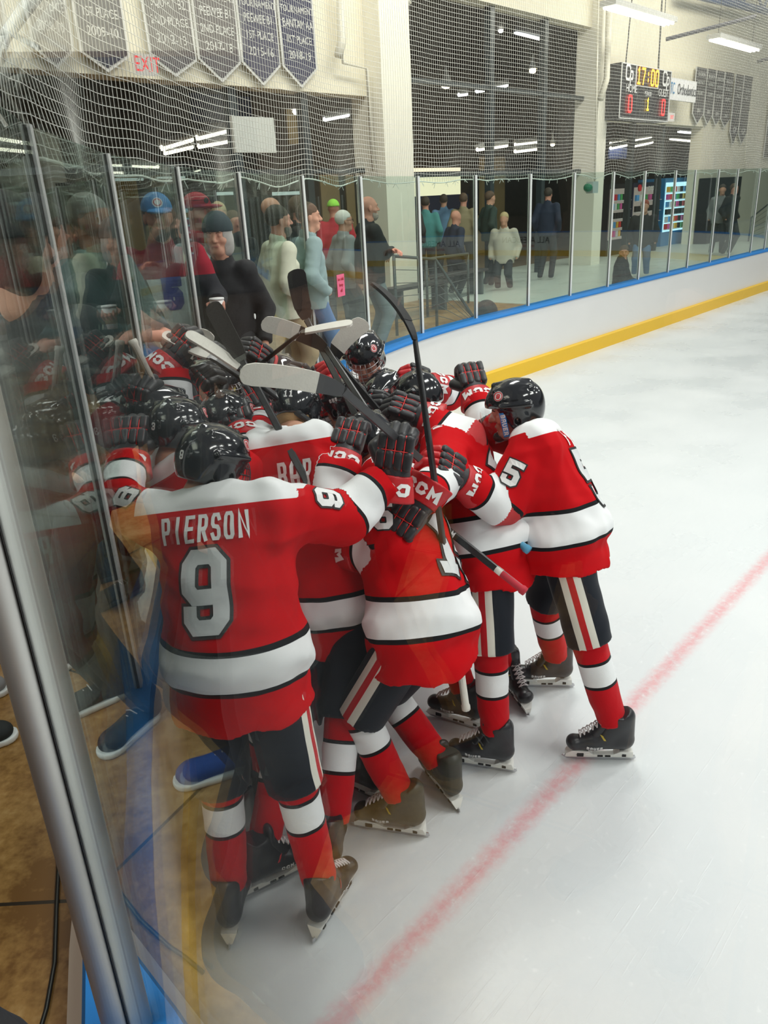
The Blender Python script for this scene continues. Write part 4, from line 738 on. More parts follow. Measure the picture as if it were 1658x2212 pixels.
def skate(parent, pos, head, pitch=0, roll=0, brand='b', boot=None, label=None):
    R_ = Matrix.Rotation(-math.radians(head), 4, 'Z') @ Matrix.Rotation(math.radians(pitch), 4, 'X') @ Matrix.Rotation(math.radians(roll), 4, 'Y'); T = Matrix.Translation(Vector([float(a) for a in pos])) @ R_
    key = 'boot_' + (boot or 'b'); 
    if key not in SKM:
        m2 = SKM['boot'].copy(); m2.materials.clear(); m2.materials.append(sk_o if boot == 'o' else sk_b); SKM[key] = m2
    for k, m_ in (('tongue', sk_b), ('blade_holder', sk_h), ('blade', steel), ('holder_slot', dec_k), ('laces', lace_m)):
        if len(SKM[k].materials) == 0 or SKM[k].materials[0] is None: SKM[k].materials.clear(); SKM[k].materials.append(m_)
    s = bpy.data.objects.new('skate', SKM[key]); COL.objects.link(s); s.parent = parent; s.matrix_parent_inverse = Matrix.Translation(parent.location).inverted(); s.matrix_basis = T
    if label: s['label'] = label
    L = [('tongue', SKM['tongue']), ('blade_holder', SKM['blade_holder']), ('blade', SKM['blade']), ('holder_slot', SKM['holder_slot']), ('laces', SKM['laces'])]
    for sg in (-1, 1): L += [('brand_patch', SKD['%s%d' % (brand, sg)]), ('trim_flash', SKD['%s%d' % ('t' if brand == 'b' else 'r', sg)])]
    for n_, me in L: o = bpy.data.objects.new(n_, me); COL.objects.link(o); o.parent = s
    return s
# ================================================================== players
jm_l = [('ja', .045, .060, BLK), ('ja', .060, .165, WHITE), ('ja', .165, .180, BLK), ('jh', .105, .123, BLK), ('jh', .123, .245, WHITE), ('jh', .245, .263, BLK), ('jy', 0.0, 9, WHITE)]
jersey_m = bands('jersey_cloth', RED, jm_l, .78, (420, .35, .0015), .0)
pants_m = bands('hockey_pants', (.012, .015, .022), [('sx', -.045, .045, OFFW), ('sx', -.0145, .0145, (.5, .012, .02))], .6, (500, .2, .001), .05)
sock_m = bands('knit_sock', (.50, .004, .010), [('sd', .075, .090, BLK), ('sd', .090, .195, WHITE), ('sd', .195, .210, BLK)], .9, (300, .5, .002), .1)
eye_w = mat('eye_white', (.75, .73, .70), .2); eye_d = mat('eye_iris', (.03, .02, .015), .2); brow_m = mat('brow_hair', (.10, .06, .03), .9); lip_m = mat('lip', (.45, .15, .13), .5)
def ik(a, c, l1, l2, pole):
    a, c = np.asarray(a, float), np.asarray(c, float); d = c - a; L = min(np.linalg.norm(d), (l1 + l2) * .999); u = nrm(d); x = (l1 * l1 - l2 * l2 + L * L) / (2 * L); h = math.sqrt(max(0, l1 * l1 - x * x)); p = np.asarray(pole, float); p = nrm(p - u * (p @ u)); return a + u * x + p * h, a + u * L
def rot_frame(o, ex, ey):
    return frame(o, ex, ey)
def head_T(pos, heading, pitch=0, roll=0): return Matrix.Translation(Vector([float(a) for a in pos])) @ Matrix.Rotation(-math.radians(heading), 4, 'Z') @ Matrix.Rotation(-math.radians(pitch), 4, 'X') @ Matrix.Rotation(math.radians(roll), 4, 'Y')
def to_local(T):
    A = np.array(T.inverted()); return lambda P: P @ A[:3, :3].T + A[:3, 3]
def face_bits(body, T, s=1.0, brow=None, lips=True):
    A = np.array(T); tw = lambda p: (A[:3, :3] @ (np.asarray(p) * s)) + A[:3, 3]
    for k in (-1, 1):
        mb = MB(); 
        def sph(c, r, m_, name):
            mb = MB(); n = 10; vs = []; 
            for i in range(1, n): 
                for j in range(n): th = PI * i / n; ph = 2 * PI * j / n; vs.append(tw(np.asarray(c) + r * np.array([math.sin(th) * math.cos(ph), math.sin(th) * math.sin(ph), math.cos(th)])))
            vs += [tw(np.asarray(c) + (0, 0, r)), tw(np.asarray(c) - (0, 0, r))]; fs = [(i * n + j, i * n + (j + 1) % n, (i + 1) * n + (j + 1) % n, (i + 1) * n + j) for i in range(n - 2) for j in range(n)]; fs += [((n - 1) * n, (j + 1) % n, j) for j in range(n)] + [((n - 1) * n + 1, (n - 2) * n + j, (n - 2) * n + (j + 1) % n) for j in range(n)]; mb.add(vs, fs); return mb.build(name, m_, body, True)
        e = sph((.031 * k, .0745, .011), .0118, eye_w, 'eye'); mb = MB(); 
        sph((.031 * k, .0812, .011), .0062, eye_d, 'iris').parent = body
        mb = MB(); mb.tube([tw((.016 * k, .0925, .027)), tw((.032 * k, .090, .032)), tw((.048 * k, .079, .028))], [.0025 * s, .0035 * s, .0015 * s], 6); mb.build('eyebrow', brow or brow_m, body, True)
    if lips: mb = MB(); mb.tube([tw((-.024, .085, -.057)), tw((-.01, .0925, -.0555)), tw((.01, .0925, -.0555)), tw((.024, .085, -.057))], [.002 * s, .0042 * s, .0042 * s, .002 * s], 6); mb.build('lips', lip_m, body, True)
def player(label, face, neck, pelvis, head, hhead, hpitch, hroll=0, Lw=None, Rw=None, Le=None, Re=None, La=None, Ra=None, Lf=None, Rf=None, h=.013, num=None, name=None, hn=None, cage='b', gl=('k', 'k'), gdir=(None, None), gz=(None, None), s0=(0, 0), brand='b', boot=None, hair=None, knees=(None, None), seed=0, twist=0, snum=None, faceon=False, sh=.19, legs=True, pz=None, skL=(0, 0), skR=(0, 0), jl=.13, chs=None, arms=(1, 1), ndy=0, nsc=1.0):
    f = hd(face); r = hd(face + 90); neck = np.asarray(neck, float); pel = np.asarray(pelvis, float); U = nrm(neck - pel); F = nrm(f - U * (f @ U)); Rr = np.cross(F, U); Rr = nrm(Rr); TL_ = np.linalg.norm(neck - pel)
    root = empty('person', (pel[0], pel[1], 0), label, 'hockey player', 'huddling hockey players')
    shc = neck - U * .07; S = {-1: shc - Rr * sh, 1: shc + Rr * sh}; hips = {-1: pel - Rr * .10 - U * .02, 1: pel + Rr * .10 - U * .02}
    Wt = {}; El = {}
    for k, w, e in ((-1, Lw, Le), (1, Rw, Re)):
        if w is None: w = shc + f * .45 + Rr * k * .12 + ZV * .05
        w = np.asarray(w, float)
        if e is not None:
            e = np.asarray(e, float); El[k] = S[k] + nrm(e - S[k]) * .29; v = w - El[k]; Wt[k] = El[k] + nrm(v) * min(max(np.linalg.norm(v), .22), .29)
        else: El[k], Wt[k] = ik(S[k], w, .29, .27, -ZV * .8 + Rr * k * .6)
    hT = head_T(head, hhead, hpitch, hroll); HL = to_local(hT); hc = np.asarray(head, float)
    # body: head, neck, trunk and upper limbs in one surface
    nb = hc + np.array(hT.to_3x3() @ Vector((0, -.03, -.11)))
    def fb(P):
        d = head_sdf(HL(P)); d = smin(d, cap(P, nb, neck - U * .02, .056, .062), .03); d = smin(d, cap(P, S[-1], S[1], .06, .06), .05); d = smin(d, cap(P, shc - U * .06, pel, .11, .11, None), .05)
        for k in (-1, 1): d = smin(d, cap(P, S[k], El[k], .045, .038), .02); d = smin(d, cap(P, El[k], El[k] * .3 + Wt[k] * .7, .036, .026), .02)
        return d
    allp = np.array([hc, neck, pel, S[-1], S[1], El[-1], El[1], Wt[-1], Wt[1]]); lo, hi = allp.min(0) - .14, allp.max(0) + .14
    body = smesh('body', fb, lo, hi, .0065 if faceon else .011, skin2 if faceon else skin, root)
    if faceon: face_bits(body, hT)
    # jersey
    hemz = jl; rh = nrm(r * [1, 1, 0]); fh = nrm(f * [1, 1, 0])
    def prof(t):                         # half width, half depth along the trunk, t in metres above the pelvis
        x = np.clip((t + hemz) / (TL_ + hemz), 0, 1); w = np.interp(x, [0, .3, .6, .85, 1], [.23, .225, .228, .228, .13]); dd = np.interp(x, [0, .3, .6, .85, 1], [.228, .200, .165, .14, .09]); return w, dd
    def tor(P):
        q = P - pel; t = q @ U; x = q @ Rr; y = q @ F; tc = np.clip(t, 0, TL_ - .035); w, dd = prof(tc); dz = t - tc; e = np.sqrt((x / w) ** 2 + (y / dd) ** 2 + 1e-9); d1 = (np.sqrt(np.maximum(e, .0) ** 2 + (dz / .085) ** 2) - 1) * np.minimum(w, dd)
        z = q[:, 2]; xh = q @ rh; yh = q @ fh; zc = np.clip(z, -hemz - .1, .04); k_ = np.clip(-z / hemz, 0, 1); w2 = .226 + .016 * k_; dd2 = .170 + .035 * k_; d2 = (np.sqrt((xh / w2) ** 2 + (yh / dd2) ** 2 + ((z - zc) / .09) ** 2) - 1) * np.minimum(w2, dd2)
        m_ = np.clip((t + .04) / .22, 0, 1); return smin(d1, d2, .09), t, x, y, .5 * t + .5 * z
    def fj(P):
        d, t, x, y, _z = tor(P)
        for k in (-1, 1):
            if not arms[(k + 1) // 2]: continue
            A = cap(P, S[k], El[k], .098, .084); A = smin(A, cap(P, El[k], Wt[k], .086, .070), .04); A = np.maximum(A, (P - Wt[k]) @ nrm(Wt[k] - El[k]) + .055); d = smin(d, A, .07)
        d = np.maximum(d, -(ell(P, neck + U * .09, (.078, .078, .08))))
        fold = wob(P, 26, seed) * .010 + wob(P, 50, seed + 5) * .0035 + np.abs(wob(P @ np.array([[1, .3, 0], [0, 1, .5], [.4, 0, 1.0]]), 16, seed + 9)) * .017 - .008
        d = d + fold; hem = pel[2] - hemz + .010 * np.sin(np.arctan2(y, x) * 2 + seed) + .006 * np.sin(np.arctan2(y, x) * 5) - P[:, 2]; return np.maximum(d, hem)
    def aj(P):
        _, t, x, y, tz = tor(P); ja = np.full(len(P), 2.0)
        for k in (-1, 1):
            if not arms[(k + 1) // 2]: continue
            fa = Wt[k] - El[k]; ua = El[k] - S[k]; tf = (P - El[k]) @ fa / (fa @ fa); tu = (P - S[k]) @ ua / (ua @ ua); df = cap(P, El[k], Wt[k], 0, 0); du = cap(P, S[k], El[k], 0, 0); Lf_ = np.linalg.norm(fa); Lu_ = np.linalg.norm(ua); s = np.where(df < du, (1 - tf) * Lf_, Lf_ + (1 - np.clip(tu, 0, 1)) * Lu_); Ak = np.minimum(cap(P, S[k], El[k], .098, .084), cap(P, El[k], Wt[k], .086, .070)); near = Ak < _ + .004; ja = np.where(near & (s < ja), s, ja)
        ja = np.where(ja > 1.2, 2.0, ja - .055); jy = np.minimum(t - (TL_ - .036) - .03 * (y > 0), .285 - np.abs(x)); jy = np.where(ja < .26, -1.0, jy); jh = np.where(ja < .27, 9.0, tz + hemz); return {'ja': ja, 'jh': jh, 'jy': jy * 1.0}
    lo2 = allp[1:].min(0) - .25; hi2 = allp[1:].max(0) + .20; lo2[2] -= .05
    jer = smesh('jersey', fj, lo2, hi2, h, jersey_m, root, aj)
    bv = None
    if num or name or snum: bv = bvh_of(jer)
    if num:
        nw = .155 if len(num) == 1 else .125; o = pel + U * (TL_ * .47 - .012) - F * .17; q0 = strokes(num, nw, .27, .03, .050, .011); q1 = strokes(num, nw, .27, .03, .050); make_decal('number_outline', q0, o, Rr, U, bv, .0045, dec_k, jer); make_decal('back_number', q1, o, Rr, U, bv, .0065, mat('number_cloth', (.62, .64, .65), .6), jer)
    if name: w_ = .034 * nsc; make_decal('name_lettering', strokes(name, w_, .086 * nsc, .011 * nsc, .012 * nsc), pel + U * (TL_ * .47 + .188 + ndy) - F * .16, Rr, U, bv, .0055, dec_w, jer)
    if snum:
        for k in (-1, 1):
            if not arms[(k + 1) // 2]: continue
            ua = nrm(El[k] - S[k]); mid = S[k] * .42 + El[k] * .58; out = nrm(ZV * .8 - hd(0) * .5 + Rr * k * .15); out = nrm(out - ua * (out @ ua)); ex = np.cross(-ua, out) if True else None; make_decal('sleeve_outline', strokes(snum, .070, .108, .012, .023, .006), mid + out * .12, ex, -ua, bv, .0045, dec_k, jer); make_decal('sleeve_number', strokes(snum, .070, .108, .012, .023), mid + out * .12, ex, -ua, bv, .006, dec_w, jer)
    # helmet
    hl = bpy.data.objects.new('helmet', H0.data); COL.objects.link(hl); hl.parent = root; hl.matrix_parent_inverse = Matrix.Translation(root.location).inverted(); hl.matrix_basis = hT
    sub = [('chin_cup', chin.data)] + [(m_.name.split('.')[0], m_) for s_ in (1, -1) for m_ in LOGO[s_]]
    if hn: sub.append(('number_decal', helm_num(hn)))
    if chs: sub += [('side_lettering', helm_num('CHS', side=1, up=.03)), ('side_lettering', helm_num('CHS', side=-1, up=.03))]
    for n_, me in sub: o = bpy.data.objects.new(n_, me); COL.objects.link(o); o.parent = hl
    if cage in 'bs': c_ = bpy.data.objects.new('cage', CAGE.copy() if False else CG[cage]); COL.objects.link(c_); c_.parent = hl
    elif cage == 'v':
        A_ = np.array(hT); tw = lambda p: A_[:3, :3] @ np.asarray(p, float) + A_[:3, 3]; sg = -1; mb = MB(); mb.hexa([tw((sg * .088, y, z)) for y, z in ((.035, -.085), (.062, -.085), (.062, .028), (.035, .028))] + [tw((sg * .098, y, z)) for y, z in ((.035, -.085), (.062, -.085), (.062, .028), (.035, .028))]); st = mb.build('visor_strip', mat('strip_blue', (.02, .22, .6), .35), root); st['label'] = 'blue side strip with white lettering'; flatq(strokes('BAUER', .016, .020, .004, .005, step=.05), tw((sg * .0995, .048, -.028)), A_[:3, :3] @ np.array([0, 0, -1.0]), A_[:3, :3] @ np.array([0, -1.0, 0]), dec_w, 'strip_lettering', st)
        c_ = bpy.data.objects.new('visor', VISM); COL.objects.link(c_); c_.parent = hl
    if hair: smesh('hair', lambda P: np.maximum(ell(HL(P), (0, -.035, -.02), (.083, .09, .10)) + wob(P, 120, 2) * .004, HL(P)[:, 1] - .01), hc - .2, hc + .2, .008, hair, root)
    # pants, socks, skates
    if legs:
        K = {}; An = {}
        for k, an, hint in ((-1, La, knees[0]), (1, Ra, knees[1])):
            an = np.asarray(an if an is not None else pel * [1, 1, 0] + Rr * [1, 1, 0] * k * .16 + f * .04 + ZV * .16, float); K[k], An[k] = ik(hips[k], an, .475, .455, hint if hint is not None else f + Rr * k * .25); An[k] = an; 
            dd = np.linalg.norm(an - hips[k]); 
            if dd > .929: K[k] = hips[k] + (an - hips[k]) * .51
        def leg(P, k): a = hips[k]; b = K[k] + (K[k] - hips[k]) * -.03; return cap(P, a + U * .0, b, .112, .102)
        def fp(P):
            d = ell(P, pel - U * .0 - F * .02, (.175, .135, .16), np.array([Rr, F, U])); d = smin(d, leg(P, -1), .04) if legs else d; d = smin(d, leg(P, 1), .04)
            m = np.full(len(P), 9.0)
            for k in (-1, 1):
                ax = nrm(K[k] - hips[k]); m = np.minimum(m, np.maximum(cap(P, hips[k], K[k], .16, .14), (P - K[k]) @ ax + .01))
            m = np.minimum(m, ell(P, pel, (.25, .22, .20), np.array([Rr, F, U]))); return np.maximum(d + wob(P, 20, seed + 3) * .007, m - .0)
        def ap(P):
            sx = np.full(len(P), 9.0); best = np.full(len(P), 9.0)
            for k in (-1, 1):
                ax = nrm(K[k] - hips[k]); o_ = Rr * k; o_ = nrm(o_ - ax * (o_ @ ax)); w_ = np.cross(ax, o_); a = hips[k]; q = P - a; q = q - (q @ ax)[:, None] * ax; dist = cap(P, hips[k], K[k], 0, 0); on = (dist < best) & (q @ o_ > 0); sx = np.where(on, q @ w_, np.where(dist < best, 9, sx)); best = np.minimum(best, dist)
            return {'sx': sx}
        al = np.array([pel, K[-1], K[1], hips[-1], hips[1]]); smesh('pants', fp, al.min(0) - .22, al.max(0) + .22, h, pants_m, root, ap)
        for k, off, ft, fh, sk_ in ((-1, s0[0], La, Lf, skL), (1, s0[1], Ra, Rf, skR)):
            a, b = K[k], An[k]; ax = nrm(b - a); top = a - ax * .06; fw = nrm(f - ax * (f @ ax))
            fs_ = lambda P: np.maximum(np.maximum(smin(cap(P, top, b, .074, .064), cap(P, a + fw * .022, a * .4 + b * .6 + fw * .018, .060, .054), .03) + wob(P, 60, seed) * .003, (P - b) @ ax + .062), -((P - top) @ ax))
            sk__ = smesh('sock', fs_, np.minimum(a, b) - .12, np.maximum(a, b) + .12, .010, sock_m, root, lambda P: {'sd': (P - a) @ ax + off})
            hh = fh if fh is not None else face; g = an_ground(b); skate(root, (b[0], b[1], sk_[1] if len(sk_) > 1 else 0), hh, sk_[0], 0, brand, boot)
    # gloves
    for k, gi in ((-1, 0), (1, 1)):
        if not arms[gi]: continue
        w = Wt[k]; ey = gdir[gi] if gdir[gi] is not None else (Wt[k] - El[k]); ey = nrm(ey); zz = gz[gi] if gz[gi] is not None else ZV * .8 - hd(0) * .6; zz = nrm(np.asarray(zz, float) - ey * (np.asarray(zz, float) @ ey)); ex = np.cross(ey, zz); T = frame(w + ey * .03, ex, ey); T = T @ Matrix.Diagonal((1.15, 1.15, 1.15, 1)); glove(root, T, left=(k == -1), fingers=gl[gi])
    return dict(root=root, S=S, E=El, W=Wt, neck=neck, pel=pel)
def an_ground(b): return b
CG = {'b': CAGE, 's': CAGE.copy()}; CG['b'].materials.append(wire_b); CG['s'].materials.append(wire_s); VISM = VIS; VISM.materials.append(glass('clear_visor', (.93, .95, .95)))
for me_ in (CAGE, CG['s'], VISM, SKM['laces'], PIPE): me_.polygons.foreach_set('use_smooth', [True] * len(me_.polygons))
G_ = lambda x, y, z=.16: AZ(x, y, 0) * [1, 1, 0] + ZV * z
EOF_MARK = 0
A = AY
# number 9 with his back to us
P9 = player('hockey player with 9 and PIERSON on his back, arms spread, closest of the huddle', 12, A(472, 1072, 2.42), A(512, 1420, 2.22), A(462, 1010, 2.50), 38, 28, 0,
  Lw=A(282, 985, 2.86), Le=A(262, 1095, 2.60), Rw=A(848, 1028, 2.66), Re=A(762, 1120, 2.54), gdir=(A(290, 940, 2.95) - A(282, 1000, 2.86), A(864, 925, 2.70) - A(848, 1035, 2.66)), La=np.array([-.64, 2.10, .15]), Ra=np.array([-.30, 2.10, .15]), Lf=4, Rf=26, h=.0085, num='9', name='PIERSON', hn='9', snum='9', seed=3, s0=(.05, .05), brand='c', cage='b', sh=.185, jl=.17)
# the skater in front, turned left
P15 = player('hockey player with 15 on his back and olive skates, bending left in the middle', -60, A(862, 1030, 3.06), A(912, 1372, 2.62) + ZV * .03, A(797, 962, 3.22), -30, 40, 0,
  Lw=A(778, 1190, 2.80), Le=A(838, 1265, 2.66), Rw=A(950, 1030, 3.30), La=G_(878, 1802, .15), Ra=G_(968, 1728, .15), Lf=-75, Rf=-25, h=.0095, num='15', hn='15', snum='5', seed=8, s0=(.055, .055), brand='b', boot='o', jl=.12, sh=.18, gl=('k', 'k'))
# right hand skater leaning in
PN = player('rightmost hockey player, leaning in with face in profile behind a clear visor', -72, A(1150, 930, 3.32), A(1212, 1205, 3.15) + ZV * .12, A(1108, 888, 3.42), -82, 12, 0,
  Lw=A(1010, 1045, 2.98), Le=A(1085, 1080, 3.02), Rw=A(1030, 862, 3.75), Re=A(1060, 930, 3.60), La=G_(1325, 1640, .15), Ra=G_(1200, 1484, .15), Lf=-84, Rf=-84, h=.0085, num='5', name='FIN', snum='5', seed=14, s0=(.0, .0), brand='b', cage='v', faceon=True, gl=('r', 'k'), jl=.11, sh=.18, gdir=(A(925, 985, 2.92) - A(1010, 1045, 2.98), None))
# skater between them
PJ = player('hockey player in the gap between number 15 and the rightmost player', -62, A(975, 955, 3.48), A(1062, 1240, 3.12) + ZV * .13, A(902, 868, 3.72), -50, 35, 0,
  Lw=A(872, 1118, 2.60), Le=A(965, 1070, 2.84), Rw=A(935, 912, 3.42), Re=A(1000, 945, 3.35), La=G_(1070, 1662, .15), Ra=G_(1100, 1495, .15), Lf=-72, Rf=165, h=.010, seed=21, num='13', brand='b', jl=.11, gl=('k', 'k'), gdir=(A(822, 1195, 2.55) - A(872, 1118, 2.60), A(880, 892, 3.45) - A(940, 912, 3.42)))
# far skater looking down
PL = player('hockey player at the back facing us, highest helmet, caged face looking down', 178, A(800, 840, 4.45), A(835, 900, 4.75) * [1, 1, 0] + ZV * 1.02, A(788, 775, 4.25), 190, 26, 4,
  Lw=A(925, 830, 4.1), Le=A(975, 850, 4.35), Rw=A(690, 850, 4.1), h=.012, seed=31, faceon=True, chs=True, cage='s', gl=('r', 'r'), jl=.13, gdir=(A(850, 800, 4.0) - A(925, 830, 4.1), None))
# name BAR
PB = player('hockey player with BAR lettering on his back and light hair, bent beside number 9', 10, A(648, 935, 3.10), A(712, 1300, 2.90), A(640, 893, 3.34), 10, 44, 0,
  Lw=A(560, 900, 3.7), Rw=A(742, 990, 2.98), Re=A(715, 1075, 2.85), La=G_(572, 1918, .15), Ra=G_(722, 1872, .15), Lf=60, Rf=5, h=.0105, name='BAR', hn='11', hair=mat('sandy_hair', (.35, .22, .10), .8, bump=(200, .6, .004)), seed=44, s0=(.0, .0), brand='c', gl=('k', 'k'), jl=.17, ndy=.035, nsc=1.25)
# helmet 3
P3 = player('hockey player with 3 on his helmet, behind the left shoulder of number 9', 35, A(376, 1010, 2.95), np.array([-.62, 2.78, 1.06]), A(388, 938, 3.02), 30, 22, 0,
  Lw=A(300, 905, 3.25), Rw=A(520, 930, 3.3), La=np.array([-.72, 2.80, .16]), Ra=np.array([-.56, 2.66, .16]), h=.012, hn='3', seed=50)
PC = player('hockey player at the far left whose black helmet peeks out behind helmet number 3', 55, A(345, 985, 3.25), np.array([-.70, 3.32, 1.05]), A(352, 905, 3.28), 60, 20, 0,
  Lw=A(345, 845, 3.50), Le=A(250, 930, 3.3), Rw=A(450, 900, 3.5), La=np.array([-.78, 3.40, .16]), Ra=np.array([-.66, 3.22, .16]), h=.012, seed=55)
PD = player('hockey player whose helmet with the round mark sits right of helmet number 3', 15, A(490, 975, 3.35), A(500, 1200, 3.15), A(490, 915, 3.42), 40, 30, 0,
  Lw=A(420, 870, 3.6), Rw=A(570, 890, 3.7), La=np.array([-.70, 3.05, .16]), Ra=np.array([-.52, 3.02, .16]), h=.013, seed=60)
PE = player('hockey player in the left rear, large glossy helmet turned right with steel cage', 95, A(450, 900, 3.75), np.array([-.72, 3.90, 1.05]), A(462, 842, 3.72), 100, 8, 0,
  Lw=A(420, 800, 3.95), Le=A(395, 860, 4.0), Rw=A(372, 850, 3.5), Re=A(390, 900, 3.5), La=np.array([-.76, 4.05, .16]), Ra=np.array([-.74, 3.75, .16]), h=.012, seed=66, cage='s', gl=('k', 'k'), gdir=(None, A(410, 805, 3.55) - A(372, 850, 3.5)), gz=(None, ZV - hd(0)))
PF_ = player('hockey player in the rear middle, helmet partly behind the big white stick blade', 160, A(615, 880, 4.15), A(600, 900, 4.45) * [1, 1, 0] + ZV * 1.0, A(608, 828, 4.05), 165, 28, 0,
  Lw=A(675, 850, 3.9), Rw=A(580, 790, 4.0), Re=A(560, 850, 4.2), h=.013, seed=71, cage='s', gl=('k', 'k'), gdir=(None, A(545, 745, 3.95) - A(590, 780, 4.0)))
PH = player('hockey player in the centre, black helmet lettered CHS tilted left', -20, A(760, 940, 3.85), A(830, 1120, 3.6), A(742, 880, 3.88), -60, 20, 8,
  Lw=A(690, 900, 4.0), Rw=A(820, 905, 4.0), La=G_(800, 1722, .15), Ra=G_(1012, 1570, .15), Lf=-55, Rf=-60, h=.013, seed=77, chs=True)
PI_ = player('hockey player right of centre, helmet behind the raised glove, between two helmets', 200, A(840, 915, 4.25), A(865, 940, 4.5) * [1, 1, 0] + ZV * 1.0, A(832, 862, 4.05), 215, 30, 0,
  Lw=A(900, 890, 3.95), Rw=A(790, 900, 3.9), h=.013, seed=83, cage='s')
# ================================================================== spectators
def hand_sdf(Q, curl=.5):               # Q local: wrist at origin, +y fingers, +z back of hand, thumb at -x
    d = smin(cap(Q, (0, .0, 0), (0, .02, 0), .026, .030), rbox(Q, (0, .055, 0), (.040, .038, .014), .013), .02)
    for i, (x, L) in enumerate(((-.030, .072), (-.010, .080), (.010, .074), (.029, .060))):
        a = np.array([x, .088, 0]); b = a + np.array([x * .15, L * .5 * math.cos(curl), -L * .5 * math.sin(curl)]); c = b + np.array([0, L * .5 * math.cos(curl * 2.4), -L * .5 * math.sin(curl * 2.4)]); d = smin(d, cap(Q, a, b, .0095, .0088), .005); d = smin(d, cap(Q, b, c, .0088, .0075), .003)
    a = np.array([-.034, .028, -.004]); b = np.array([-.060, .058, -.016]); c = np.array([-.058, .086, -.026]); d = smin(d, cap(Q, a, b, .013, .0105), .01); return smin(d, cap(Q, b, c, .0105, .0085), .004)
def shoe(root, pos, heading, up, sole=None, name='shoe', lb=None):
    T = Matrix.Translation(Vector([float(a) for a in pos])) @ Matrix.Rotation(-math.radians(heading), 4, 'Z')
    f = lambda P: np.maximum(smin(smin(cap(P, (0, .02, .055), (0, .17, .042), .042, .040, ((0, 0, 1), 1.1)), ell(P, (0, .18, .04), (.046, .05, .034)), .02), np.maximum(cap(P, (0, -.02, .05), (0, -.01, .10), .042, .040), P[:, 2] - .10), .03), .018 - P[:, 2])
    o = smesh(name, f, (-.06, -.09, 0), (.06, .25, .13), .008, up, root, None, T); 
    if lb: o['label'] = lb
    g = lambda P: np.maximum(np.maximum(smin(cap(P, (0, .0, .02), (0, .17, .02), .046, .050), ell(P, (0, .19, .02), (.049, .052, .05)), .01), P[:, 2] - .026), -P[:, 2] + .001)
    smesh('sole', g, (-.07, -.08, -.01), (.07, .27, .04), .007, sole or dec_w, o, None, T); mb = MB()
    for k in range(4): y = .07 + .02 * k; mb.tube([(-.026, y, .086 - .012 * k), (0, y + .004, .098 - .012 * k), (.026, y, .086 - .012 * k)], .0025, 5)
    me = mb.mesh('shoelaces'); me.transform(T); link('shoelaces', me, lace_m, o); return o
